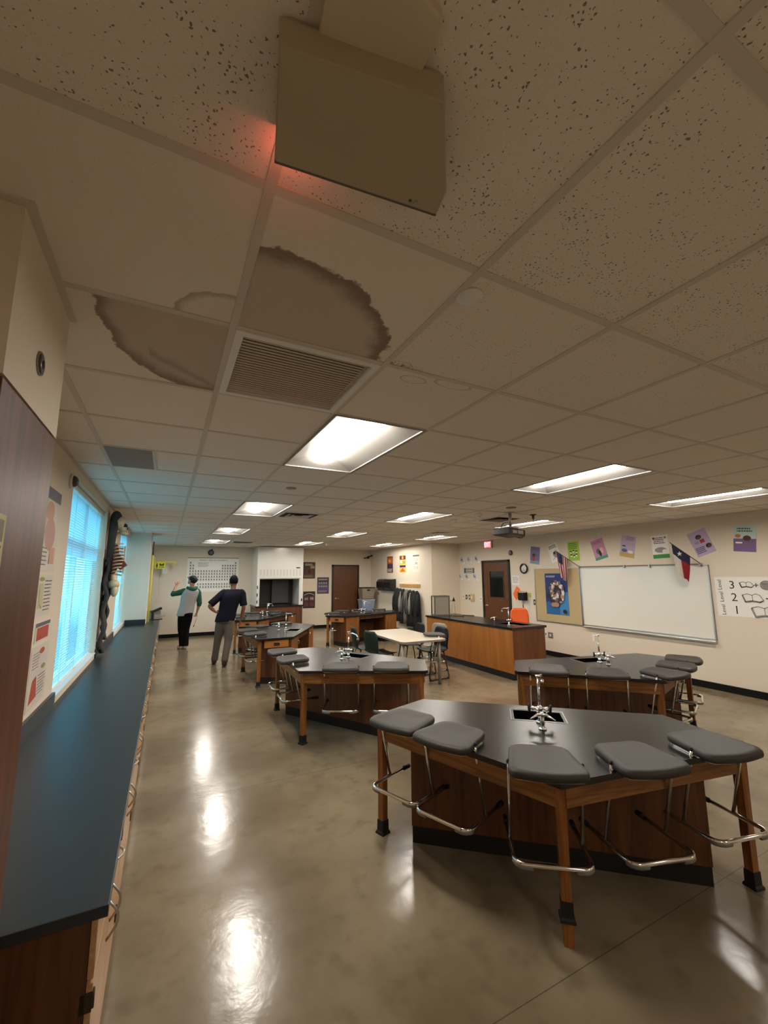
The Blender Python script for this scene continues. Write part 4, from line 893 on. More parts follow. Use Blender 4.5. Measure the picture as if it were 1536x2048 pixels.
# flags
def flag(name, label, base, tip, us):
    t_ = thing(name, label, 'flag', base); B_, T_ = Vector((0, 0, 0)), Vector(tip) - Vector(base)
    b = MB(); b.tube([B_, T_ * 1.03], .006, 8); b.build('pole', mat('pole_brown', srgb(48, 36, 28), .4), t_)
    b = MB(); b.cyl(0, 0, -.02, .02, .014, 10); b.build('bracket', STEEL, t_)
    R_, Wh, Bl = flat('flagred', 158, 30, 44), flat('flagwhite', 214, 206, 196), flat('flagblue', 34, 42, 76)
    ns, nt_ = 26, 22; b = MB(); vs = []
    s0, s1 = .97, (.48 if us else .36)
    Lf = .50 if us else .44
    for j in range(nt_ + 1):
        t = j / nt_
        for i in range(ns + 1):
            s = i / ns; p = T_ * (s0 + (s1 - s0) * s)
            pin = 1 - (.45 if us else .25) * t
            c = T_ * ((s0 + s1) / 2) ; q = c + (p - c) * pin; q.z = p.z * (1 - t) + (T_.z * (s0 + s1) / 2 + (p.z - c.z) * (.75)) * t if True else 0
            fold = .022 * t ** .5 * sin(s * pi * (5 if us else 3) + t * 1.5)
            vs.append((q.x + fold - .01 * t, q.y + .012 * sin(t * 3 + s * 4) * t, q.z - Lf * t * (1 - .10 * abs(s - .5))))
    for j in range(nt_):
        for i in range(ns):
            s, t = (i + .5) / ns, (j + .5) / nt_
            if us: m = Bl if (s < .52 and t < .42) else (R_ if (i // 2) % 2 == 0 else Wh)
            else: m = Bl if t < .36 else (Wh if s < .5 else R_)
            b.mat(m)
            k = [j * (ns + 1) + i, j * (ns + 1) + i + 1, (j + 1) * (ns + 1) + i + 1, (j + 1) * (ns + 1) + i]
            b.add([vs[q] for q in k], [(0, 1, 2, 3)], True)
    if us:
        for r_ in range(5):
            for c_ in range(4):
                b.mat(Wh); s, t = .07 + .12 * c_, .05 + .08 * r_; p = Vector(vs[int(t * nt_) * (ns + 1) + int(s * ns)]); b.sphere(p, .0045, 6, 3)
    else:
        p = Vector(vs[int(.17 * nt_) * (ns + 1) + int(.5 * ns)]); pts = []
        for k in range(10):
            r = .042 if k % 2 == 0 else .017; a = pi / 2 + k * pi / 5; pts.append((p.x - .03, p.y - r * cos(a), p.z + r * sin(a)))
        b.mat(Wh).add(pts + [tuple(p + Vector((-.03, 0, 0)))], [(k, (k + 1) % 10, 10) for k in range(10)])
    o = b.build('cloth', None, t_); s_ = o.modifiers.new('thick', 'SOLIDIFY'); s_.thickness = .002
flag('stars_and_stripes_flag', 'red white and blue striped flag on a short pole over the cork board', (7.375, 5.78, 1.865), (7.10, 6.10, 2.195), True)
flag('lone_star_flag', 'single star flag, blue over white and red, on a pole over the whiteboard', (7.375, 3.59, 1.86), (7.10, 3.86, 2.20), False)
b = MB(); b.tube([(7.39, 5.38, H), (7.395, 5.375, 2.40)], .002, 4); tag(b.build('string', STEEL), 'thin string from the ceiling down to the pink poster', 'string')

# projector
t_ = thing('projector', 'black projector hanging on a steel pole from the ceiling', 'projector', (4.34, 4.49, H), rad(10))
b = MB(); b.cyl(0, 0, -.20, -.004, .022, 14); b.cyl(0, 0, -.012, 0, .07, 18); b.build('pole', STEEL, t_)
b = MB(); b.M = Matrix.Translation((0, 0, .055)); b.box(-.09, .09, -.07, .07, -.285, -.27); b.tube([(-.08, -.06, -.28), (-.08, -.06, -.31)], .006); b.tube([(.08, .06, -.28), (.08, .06, -.31)], .006); b.tube([(-.08, .06, -.28), (-.08, .06, -.31)], .006); b.tube([(.08, -.06, -.28), (.08, -.06, -.31)], .006); b.build('mount_bracket', STEEL, t_)
PJ = mat('projector_black', srgb(42, 39, 38), .4)
b = MB(); b.M = Matrix.Translation((0, 0, .055)) @ Matrix.Rotation(rad(4), 4, 'Y'); b.box(-.20, .16, -.15, .15, -.40, -.305); b.build('body', PJ, t_, .012)
b = MB(); b.M = Matrix.Translation((0, 0, .055)); b.tube([(.14, -.0, -.35), (.24, -.0, -.36)], .062, 18); b.build('lens_barrel', PJ, t_)
b = MB(); b.M = Matrix.Translation((0, 0, .055)); b.mat(mat('vent_silver', srgb(160, 156, 150), .4)); b.box(-.16, -.06, -.153, -.15, -.37, -.33); b.box(-.04, .08, -.153, -.15, -.375, -.325); b.build('vent_grille', None, t_)
b = MB(); b.M = Matrix.Translation((0, 0, .055)); b.tube([(-.05, 0, -.2), (-.16, .0, -.22), (-.21, 0, -.27), (-.20, 0, -.33), (-.15, -.02, -.36)], .005, 6); b.build('cable', BLACK, t_)
b = MB(); b.mat(mat('hook_dark', srgb(60, 54, 50), .4)).cyl(0, 0, -.01, 0, .05, 12); b.cyl(0, 0, -.07, -.01, .014, 8, .02); b.tube([(0, 0, -.07), (0, 0, -.1)], .004, 5)
o = b.build('ceiling_hook'); o.location = (4.81, 4.50, H); tag(o, 'small dark ceiling hook right of the projector pole', 'hook')

# ================================================================== FAR WALL
A = Art(1.44, 1.0, PAPER); A.rect(0, 1, .985, 1, INK); A.text('PERIODIC TABLE OF THE ELEMENTS', .5, .925, .032, INK, width=.55)
cells = []; small = []; gg = flat('cellgrey', 178, 176, 170); shape = [(0, (0, 17)), (1, (0, 1, 12, 13, 14, 15, 16, 17)), (2, (0, 1, 12, 13, 14, 15, 16, 17))] + [(r, tuple(range(18))) for r in (3, 4, 5, 6)] + [(7.6, tuple(range(3, 17))), (8.6, tuple(range(3, 17)))]
for r, cs in shape:
    for c in cs:
        x0 = .04 + c * .0515; y1 = .88 - r * .083; cells.append((x0, x0 + .045, y1 - .074, y1)); small.append((x0 + .008, x0 + .03, y1 - .045, y1 - .012)); small.append((x0 + .006, x0 + .038, y1 - .064, y1 - .056))
A.rects(cells, gg).rects([(a + .002, b_ - .002, c + .002, d - .002) for a, b_, c, d in cells], PAPER).rects(small, flat('celltext', 58, 56, 58)); A.bars(.2, .42, .72, .86, 4, flat('celltext', 58, 56, 58), .3)
A.build('periodic_table_chart', 'far', 1.235, 1.765, 'large white periodic table chart on the far wall behind the two men', 'chart', w=.002)
def dome(u, v, label, wall='far'):
    b = MB(); b.mat(mat('bell_dark', srgb(58, 60, 60), .4)).cyl(0, 0, 0, .02, .085, 20); b.mat(mat('bell_grey', srgb(120, 122, 118), .35)).sphere((0, 0, .02), (.055, .055, .05), 16, 6, 0, pi / 2); b.mat(BLACK).tube([(.0, .07, .02), (.04, .1, .03)], .012, 6)
    tag(b.build('fire_alarm', at=wallM(wall, u, v)), label, 'alarm')
dome(1.14, 2.42, 'round dark alarm above the periodic table chart')
# yellow shower pipe and sign
YEL = mat('safety_yellow', srgb(226, 218, 90), .4)
t_ = thing('emergency_shower', 'yellow emergency shower pipe running along the pillar corner and out over the wall', 'shower', (-.29, 10.2, 0))
b = MB(); b.tube([(0, 0, CT + .01), (0, 0, 2.16)], .018, 10); b.build('riser', YEL, t_)
b = MB(); b.tube([(0, 0, 2.15), (.0, .1, 2.15), (.0, 3.2, 2.12)], .014, 8); b.build('supply_pipe', YEL, t_)
b = MB(); b.tube([(0, 3.2, 2.12), (.52, 3.2, 2.12), (.52, 3.2, 2.06)], .016, 8); b.cyl(.52, 3.2, 2.02, 2.06, .05, 12, .02); b.build('shower_head', YEL, t_)
b = MB(); b.tube([(0, 0, 2.16), (0, 0, 2.45)], .012, 8); b.build('upper_rod', mat('rod_dark', srgb(70, 66, 60), .4), t_)
b = MB(); b.tube([(.12, 3.3, 1.9), (.1, 3.3, 1.5), (.13, 3.3, 1.2), (.04, 3.3, 1.0), (.2, 3.3, 1.02)], .005, 5); b.build('pull_wire', STEEL, t_)
A = Art(.27, .20, flat('signyellow', 232, 216, 40)); A.ell(.22, .7, .05, .08, INK); A.rect(.15, .29, .28, .6, INK); A.rect(.18, .26, .1, .3, INK); A.rect(.45, .85, .42, .6, INK); A.ell(.5, .62, .07, .1, INK); A.ell(.8, .62, .07, .1, INK); A.bars(.42, .9, .14, .3, 1, INK, .6)
A.build('shower_sign', 'far', -.19, 2.03, 'yellow safety sign with a standing figure under the yellow pipe', 'sign', w=.30)
A = Art(.12, .22, flat('palegreen', 214, 226, 214)); A.bars(.1, .9, .1, .9, 5, flat('greyish', 150, 146, 146), .25); A.build('inspection_card', 'far', -.06, 1.91, 'small pale card hanging behind the yellow sign', 'card', w=.2)
# fume hood
t_ = thing('fume_hood', 'white fume hood on a wooden cabinet against the far wall, dark opening', 'fume hood', (3.05, 13.22, 0))
fw, fd = .69, .44; HW = mat('hood_white', srgb(214, 212, 204), .2)
b = MB(); b.box(-fw, fw, -fd, fd, 1.64, 2.58); b.build('upper_housing', HW, t_)
for q0, q1 in ((-fw, -fw + .07), (fw - .09, fw)): b = MB(); b.box(q0, q1, -fd, fd, .84, 1.64); b.build('side_post', HW, t_)
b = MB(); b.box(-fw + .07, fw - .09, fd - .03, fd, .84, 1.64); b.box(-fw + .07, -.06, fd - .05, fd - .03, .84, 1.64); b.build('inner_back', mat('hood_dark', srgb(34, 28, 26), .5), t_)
b = MB(); b.box(-.1, .42, fd - .20, fd - .18, .88, 1.58); b.build('baffle', mat('baffle_grey', srgb(66, 68, 70), .4), t_)
b = MB(); r0 = [(-fw + .02, -fd - .002, .84), (-fw + .02, -fd - .002, 1.68), (fw - .02, -fd - .002, 1.68), (fw - .02, -fd - .002, .84)]; r1 = [(-fw + .085, -fd + .04, .84), (-fw + .085, -fd + .04, 1.62), (fw - .105, -fd + .04, 1.62), (fw - .105, -fd + .04, .84)]
b.loft([r0, r1], False, False, False); o = b.build('sash_frame', WHITE, t_)
so = o.modifiers.new('s', 'SOLIDIFY'); so.thickness = .006
b = MB(); b.box(-fw - .03, fw + .03, -fd - .02, fd, .80, .84); b.build('worktop', BLACKTOP, t_)
b = MB(); b.box(-fw, fw, -fd, fd, .1, .80); b.build('base_cabinet', OAKD, t_); b = MB(); b.box(-fw + .01, fw - .01, -fd + .01, fd, 0, .1); b.build('toe_kick', BLACK, t_)
b = MB()
for i in range(13):
    for j in range(9): x = -fw + .10 + i * (2 * fw - .2) / 12; b.box(x - .026, x + .026, -fd - .0025, -fd, 1.72 + j * .021, 1.728 + j * .021)
b.build('vent_slots', mat('slot_grey', srgb(160, 160, 156), .5), t_)
b = MB(); b.box(fw - .22, fw - .1, -fd - .004, -fd, 1.94, 1.975); b.build('name_plate', INK, t_)
b = MB()
for z in (.92, 1.12, 1.34): b.box(-fw + .005, -fw + .03, -fd - .012, -fd - .002, z, z + .09)
b.box(fw - .05, fw - .02, -fd - .012, -fd - .002, .95, 1.03); b.build('controls', BLACK, t_)
# posters on the far wall
def dark_poster(u, v, label, c2, kind):
    A = Art(.41, .54, flat('pframe', 40, 32, 36)); A.rect(.04, .96, .04, .96, flat('pbg' + kind, *c2)); A.text({'a': 'ATOMS', 'b': 'ELEMENTS', 'c': 'COMPOUNDS'}[kind] if False else 'I', .5, .9, .001, INK)
    if kind == 'a': A.bars(.15, .85, .78, .92, 2, flat('silver', 190, 180, 170), .6); A.rect(.25, .75, .25, .6, flat('maroon', 96, 46, 46)); A.ell(.5, .42, .14, .14, flat('dkmaroon', 56, 26, 30)); A.rect(.6, .95, .62, .76, flat('sand', 160, 140, 90)); A.bars(.08, .92, .06, .22, 3, flat('sand', 160, 140, 90), .5)
    if kind == 'b': A.rect(.06, .94, .6, .9, flat('dkolive', 66, 58, 34)); A.bars(.1, .9, .82, .9, 1, flat('silver', 190, 180, 170), .7); A.rects([(.1 + .2 * i, .24 + .2 * i, .6, .7) for i in range(4)], flat('mauvegrey', 150, 140, 160)); A.rects([(.1 + .2 * i, .24 + .2 * i, .4, .5) for i in range(4)], flat('mauvegrey', 150, 140, 160)); A.bars(.1, .9, .1, .2, 2, flat('silver', 190, 180, 170), .4)
    if kind == 'c': A.line([(.1 + .8 * i / 10, .78 + .1 * sin(pi * i / 10)) for i in range(11)], .02, flat('silver', 190, 180, 170)); A.rects([(.08, .45, .42, .72), (.55, .92, .42, .72), (.08, .45, .1, .36), (.55, .92, .1, .36)], flat('maroon', 96, 46, 46)); A.rects([(.14 + .1 * i, .18 + .1 * i, .5, .62) for i in range(3)] + [(.6 + .1 * i, .65 + .1 * i, .5, .64) for i in range(3)], flat('silver', 190, 180, 170))
    A.build('science_poster', 'far', u, v, label, 'poster')
dark_poster(4.205, 1.89, 'dark maroon science poster, upper of the two beside the fume hood', (70, 50, 44), 'a')
dark_poster(4.695, 1.385, 'dark purple science poster nearest the closed wooden door', (84, 76, 104), 'b')
dark_poster(4.22, .93, 'dark science poster with four panels, lower of the two beside the fume hood', (46, 34, 42), 'c')
# camera-like dark object in the far corner
t_ = thing('wall_fan', 'small black bracket gadget high in the far right corner', 'gadget', M=wallM('far', 6.3, 2.34))
b = MB(); b.tube([(.0, 0, 0), (0, 0, .12)], .015, 8); b.sphere((0, 0, .14), .05); b.build('head', BLACK, t_)
b = MB(); b.tube([(-.16, -.03, .14), (0, .01, .14), (.16, .07, .14)], [.02, .012, .025], 8); b.build('arms', BLACK, t_)
# bins on a low cart in the corner
t_ = thing('low_cart', 'low grey cart in the far corner carrying the two plastic bins', 'cart', (6.08, 13.2, 0))
b = MB(); b.box(-.3, .3, -.25, .25, .50, .53); b.build('shelf', PLASTG, t_)
for x in (-.27, .27):
    for y in (-.22, .22): b = MB(); b.box(x - .015, x + .015, y - .015, y + .015, 0, .5); b.build('leg', PLASTG, t_)
def bin_(z, m, lidm, label):
    t_ = thing('storage_bin', label, 'bin', (6.08, 13.2, z))
    sq = lambda s, z_: [(-s, -s * .8, z_), (s, -s * .8, z_), (s, s * .8, z_), (-s, s * .8, z_)]
    b = MB(); b.loft([sq(.20, 0), sq(.235, .36)], smooth=False); b.build('tub', m, t_, .01)
    b = MB(); b.loft([sq(.245, .355), sq(.245, .385)], smooth=False); b.build('lid', lidm, t_, .006)
    b = MB(); b.box(-.05, .05, -.195, -.18, .27, .31); b.build('latch', lidm, t_)
bin_(.53, mat('bin_blue', srgb(132, 146, 170), .35), mat('bin_pale', srgb(170, 176, 184), .4), 'pale blue plastic storage bin, lower of the stack in the far corner')
bin_(.93, mat('bin_taupe', srgb(140, 126, 108), .4), BLK, 'taupe plastic storage bin with black lid, on top of the blue one')

# ================================================================== COAT WALL
for k, (u, lab) in enumerate(((12.20, 'dark red and purple strip poster, first of the three above the towel dispensers'), (11.36, 'yellow and orange strip poster, middle of the three'), (10.56, 'white strip poster with small line drawings, right of the three'))):
    A = Art(.40, .53, [flat('sp1', 110, 60, 50), flat('sp2', 224, 180, 90), flat('sp3', 220, 214, 202)][k])
    if k == 0: A.rect(.05, .95, .55, .92, flat('fire', 190, 96, 40)); A.ell(.45, .72, .2, .1, flat('flame', 230, 170, 60)); A.rect(.05, .95, .28, .53, flat('nightp', 66, 44, 84)); A.bars(.1, .9, .06, .24, 3, PAPER, .5)
    if k == 1: A.rect(.05, .95, .75, .97, flat('maroon', 96, 46, 46)); A.ell(.5, .86, .16, .09, flat('flame', 230, 170, 60)); A.rect(.1, .45, .55, .72, PAPER); A.rect(.5, .9, .5, .68, flat('limey', 150, 170, 70)); A.rect(.05, .95, .3, .42, flat('nightp', 66, 44, 84)); A.poly([(.1, .05), (.9, .05), (.5, .28)], flat('fire', 190, 96, 40))
    if k == 2: A.bars(.05, .95, .86, .97, 1, INK, .8); [A.line([(.3 + .35 * (q % 2) + .09 * cos(a), .7 - .22 * (q // 2) + .06 * sin(a)) for a in (0, 1.2, 2.4, 3.6, 4.8, 6.0)], .006, INK) for q in range(6)]; A.ell(.5, .5, .1, .06, flat('greyish', 150, 146, 146))
    A.build('strip_poster', 'coat', u, 2.06, lab, 'poster')
for u, lab in ((12.55, 'black paper towel dispenser, left of the pair'), (12.03, 'black paper towel dispenser, right of the pair')):
    t_ = thing('towel_dispenser', lab, 'dispenser', M=wallM('coat', u, 1.415), group='black towel dispensers on the wall')
    b = MB(); prof = [(-.19, .0), (-.19, .16), (-.10, .22), (.08, .22), (.17, .14), (.185, 0)]
    b.M = Matrix(((0, 0, 1, 0), (1, 0, 0, 0), (0, 1, 0, 0), (0, 0, 0, 1))); b.prism(prof, -.245, .245); b.build('cover', mat('smoke_black', srgb(26, 26, 28), .18), t_, .02)
    b = MB(); b.box(-.2, .2, -.2, -.185, .02, .18); b.build('outlet_slot', PLASTG, t_)
t_ = thing('coat_rack', 'oak coat rack board with six metal hooks on the bright wall', 'coat rack', M=wallM('coat', 10.95, 1.41))
b = MB(); b.box(-.60, .60, -.045, .045, 0, .02); b.build('board', wood('oak_light', srgb(170, 120, 62), srgb(206, 156, 92), 'X', .4), t_, .003)
for i in range(6):
    x = -.5 + .2 * i; b = MB(); b.tube([(x, 0, .02), (x, .0, .05), (x, .03, .065), (x, .10, .06)], .005, 6); b.tube([(x, -.01, .02), (x, -.05, .04), (x, -.04, .06)], .005, 6); b.build('hook', CHROME, t_)
COATC = [(11, 10, 11), (14, 13, 14), (11, 10, 11), (104, 97, 90), (12, 11, 12), (14, 13, 14), (11, 10, 11)]
cl = ['black coat at the left end of the rack, half hidden by the bench', 'black coat second from the left on the rack', 'black coat third from the left on the rack', 'grey coat in the middle of the black ones', 'black coat just right of the grey one', 'black coat second from the right end', 'widest black coat at the right end of the rack']
for i in range(7):
    u = 11.52 - .19 * i; m = mat('coat_%d' % i, srgb(*COATC[i]), .85, bump=.2, bscale=80)
    t_ = thing('hanging_coat', cl[i], 'coat', (6.36, u, 0), 0, 'coats hanging from the wall rack')
    ztop, zb = 1.33 - .01 * i, .34 - .02 * i + .03 * (i % 2)
    b = MB(); rings = []
    for z, wy, wx in ((ztop, .02, .03), (ztop - .05, .07, .06), (ztop - .12, .10, .085), (ztop - .3, .115, .09), ((ztop + zb) / 2, .13, .095), (zb + .15, .15, .10), (zb, .155, .10)):
        rings.append([(wx * cos(a) * (1 + .10 * sin(5 * a + i + z * 2)), wy * sin(a) * (1 + .14 * sin(7 * a + i * 2)), z) for a in [2 * pi * k / 28 for k in range(28)]])
    b.loft(rings); b.build('body', m, t_)
    for sg in (-1, 1):
        b = MB(); b.tube([(-.02, sg * .085, ztop - .1), (-.06, sg * .125, ztop - .3), (-.075, sg * .13, ztop - .5), (-.07, sg * .12, ztop - .68)], [.035, .045, .045, .04], 10); b.build('sleeve', m if (i + sg) % 3 else mat('coat_trim', srgb(132, 126, 118), .8), t_)
    b = MB(); b.tube([(0, 0, ztop - .02), (0.02, 0, ztop + .05)], .004, 5); b.build('hanger_loop', STEEL, t_)
b = MB(); b.mat(mat('duct_grey', srgb(84, 92, 92), .5)).box(6.42, 6.47, 10.45, 11.05, .10, .17); tag(b.build('floor_vent_strip'), 'low grey strip vent on the wall below the coats', 'vent')
plate('coat', 13.05, 1.10, .05, .08, DP, 'tiny dark switch left of the towel dispensers', detail=False)

# ================================================================== LEFT WALL: posters and skeleton
def body_chart(u, v, w_, h_, label, kind):
    A = Art(w_, h_, flat('chartbg', 208, 198, 184)); R1, R2, Gn, Bl_ = flat('muscle', 176, 72, 48), flat('flesh', 196, 150, 120), flat('leafy', 146, 150, 76), flat('slate', 96, 94, 104)
    if kind == 0: A.rect(0, 1, .86, 1, Bl_); A.ell(.45, .72, .22, .12, R2); A.ell(.55, .45, .28, .2, flat('pinkish', 184, 140, 130)); A.bars(.1, .5, .06, .3, 5, Bl_, .3); A.rect(.62, .9, .1, .3, R2)
    if kind == 1: A.ell(.3, .9, .16, .05, Gn); A.rect(.15, .45, .2, .8, flat('paleolive', 190, 186, 140)); A.bars(.5, .95, .1, .9, 9, Bl_, .3); A.line([(.2, .75), (.25, .3), (.4, .2)], .01, Gn)
    if kind == 2: A.rect(0, 1, .8, 1, Bl_); A.rect(.1, .9, .1, .75, R1)
    if kind == 3: A.ell(.6, .88, .15, .05, R1); A.poly([(.1, .1), (.5, .15), (.4, .5), (.2, .45)], R1); A.bars(.5, .95, .15, .5, 7, Bl_, .3); A.ell(.75, .6, .12, .04, Gn); A.bars(.1, .5, .62, .9, 6, Bl_, .25)
    A.build('anatomy_chart', 'left', u, v, label, 'chart')
body_chart(3.40, 2.02, .46, .54, 'anatomy chart with a dark header, topmost beside the near window', 0)
body_chart(3.44, 1.60, .40, .26, 'olive tinted anatomy chart below the topmost one', 1)
body_chart(3.52, 1.37, .36, .12, 'small red anatomy chart with dark band', 2)
body_chart(3.52, 1.10, .42, .38, 'anatomy chart with a red muscle figure, lowest beside the near window', 3)
t_ = thing('hanging_skeleton', 'hanging skeleton decoration with a big skull and ragged grey cloth between the windows', 'skeleton decoration', (-.59, 6.28, 0))
b = MB(); b.sphere((.0, .0, 2.39), (.085, .105, .095), 20, 12); b.sphere((.05, 0, 2.32), (.05, .055, .05), 14, 8); b.M = Matrix.Translation((.06, 0, 2.265)) @ Matrix.Rotation(rad(15), 4, 'Y'); b.sphere((0, 0, 0), (.055, .05, .03), 14, 8); b.build('skull', BONE, t_)
b = MB()
for sg in (-1, 1): b.sphere((.068, sg * .038, 2.365), (.026, .024, .026), 12, 8)
b.sphere((.098, 0, 2.325), (.012, .012, .018), 8, 5); b.sphere((.09, -.03, 2.36), (.012, .02, .02)); b.build('eye_sockets', BLACK, t_)
b = MB()
for k in range(6): b.box(.098, .108, -.03 + k * .01, -.022 + k * .01, 2.275, 2.292)
b.build('teeth', BONE, t_)
b = MB(); b.tube([(-.01, 0, 2.28), (-.03, 0, 2.1), (-.03, 0, 1.8), (.0, 0, 1.6)], [.02, .018, .02, .022], 8); b.build('spine', BONE, t_)
for k in range(9):
    z = 2.10 - k * .042; rx, ry = .10 - .002 * abs(k - 4) * 2, .13 - .004 * abs(k - 4); b = MB()
    b.tube([(-.03 + rx * (1 - cos(a)) * .62, ry * sin(a) * 1.0, z - .03 * sin(a / 2)) for a in [rad(q) for q in range(-165, 166, 30)]], .0085, 6); b.build('rib', BONE, t_)
b = MB(); b.box(.085, .10, -.016, .016, 1.76, 2.1); b.build('sternum', BONE, t_)
b = MB(); b.sphere((-.0, .0, 1.62), (.07, .115, .06), 16, 8); b.sphere((.02, .04, 1.56), (.04, .06, .06)); b.sphere((.02, -.04, 1.54), (.04, .06, .07)); b.build('pelvis', BONE, t_)
FL = mat('flesh_rag', srgb(128, 66, 44), .8, var=.3, vscale=20)
b = MB(); b.sphere((-.02, 0, 1.94), (.06, .095, .20), 14, 10); b.M = Matrix(((1, 0, 0, 0), (0, 0, 1, 0), (0, 1, 0, 0), (0, 0, 0, 1))); b.prism([(.02, 2.0), (.05, 1.98), (.13, 1.86), (.06, 1.80), (.02, 1.84)], -.05, .05); b.build('flesh_rags', FL, t_)
RAG = mat('ragged_cloth', srgb(62, 58, 56), .9, var=.4, vscale=12)
b = MB(); b.sphere((-.03, .0, 2.42), (.07, .11, .13), 16, 10); b.tube([(-.04, -.08, 2.4), (-.05, -.09, 2.2), (-.06, -.09, 1.9)], [.05, .045, .035], 10); b.build('hood', RAG, t_)
for k, (dy, w_, z1) in enumerate(((-.10, .07, .86), (-.02, .06, .80), (.07, .06, .95), (.13, .035, 1.25))):
    b = MB(); rings = []
    for j in range(15):
        f_ = j / 14; z = 1.95 + (z1 - 1.95) * f_; w2 = w_ * (1 - .5 * f_ ** 2) * (1 + .25 * sin(j * 1.9 + k)); yy = dy + .02 * sin(j * .9 + k * 2); xx = -.065 + .02 * sin(j * 1.3 + k)
        rings.append([(xx + .012 * sin(3 * a) + .012 * cos(a), yy + w2 * sin(a), z) for a in [2 * pi * q / 14 for q in range(14)]])
    b.loft(rings); b.build('cloth_strip', RAG, t_)
# ================================================================== PEOPLE
def skin_mesh(name, nodes, edges, m, parent=None, sub=2, root=0):
    me = bpy.data.meshes.new(name + '_s'); me.from_pydata([Vector(n[0]) for n in nodes], edges, []); ob = bpy.data.objects.new(name + '_s', me); COL.objects.link(ob)
    md = ob.modifiers.new('skin', 'SKIN'); md.use_smooth_shade = True; md.branch_smoothing = .3
    for i, v in enumerate(me.skin_vertices[0].data):
        r = nodes[i][1]; v.radius = (r, r) if not isinstance(r, tuple) else r; v.use_root = (i == root)
    sb = ob.modifiers.new('sub', 'SUBSURF'); sb.levels = sub; sb.render_levels = sub
    dg = bpy.context.evaluated_depsgraph_get(); dg.update()
    m2 = bpy.data.meshes.new_from_object(ob.evaluated_get(dg)); m2.name = name
    bpy.data.objects.remove(ob)
    m2.materials.clear(); m2.materials.append(m)
    for p_ in m2.polygons: p_.use_smooth = True; p_.material_index = 0
    o = bpy.data.objects.new(name, m2); COL.objects.link(o)
    if parent: o.parent = parent
    return o
def chain(lst):
    """lst of (name, parent, pos, radius) -> nodes, edges"""
    idx = {}; nodes = []; edges = []
    for n, p_, pos, r in lst:
        idx[n] = len(nodes); nodes.append((pos, r))
        if p_: edges.append((idx[p_], idx[n]))
    return nodes, edges
def hand_chain(pre, wrist, d, side, curl=.3, palmn=(0, -1, 0)):
    """five fingers from a palm; d = pointing direction, side = towards the thumb"""
    d = Vector(d).normalized(); s = Vector(side).normalized(); n = Vector(palmn).normalized(); w = Vector(wrist)
    L_ = [(pre + 'palm', pre + 'wrist', w + d * .045, (.020, .016)), (pre + 'palm2', pre + 'palm', w + d * .078, (.019, .013))]
    for k, (off, ln) in enumerate(((.030, .072), (.010, .080), (-.011, .074), (-.030, .058))):
        b0 = w + d * .082 + s * off; p1 = b0 + (d * cos(curl) + n * sin(curl)) * ln * .5; p2 = p1 + (d * cos(curl * 2.4) + n * sin(curl * 2.4)) * ln * .5
        L_ += [(pre + 'k%d' % k, pre + 'palm2', b0, .010), (pre + 'm%d' % k, pre + 'k%d' % k, p1, .009), (pre + 't%d' % k, pre + 'm%d' % k, p2, .007)]
    t0 = w + d * .03 + s * .032; t1 = t0 + (d * .7 + s * .7).normalized() * .035; t2 = t1 + (d * .9 + s * .35 + n * .2).normalized() * .03
    L_ += [(pre + 'th0', pre + 'palm', t0, .012), (pre + 'th1', pre + 'th0', t1, .010), (pre + 'th2', pre + 'th1', t2, .008)]
    return L_
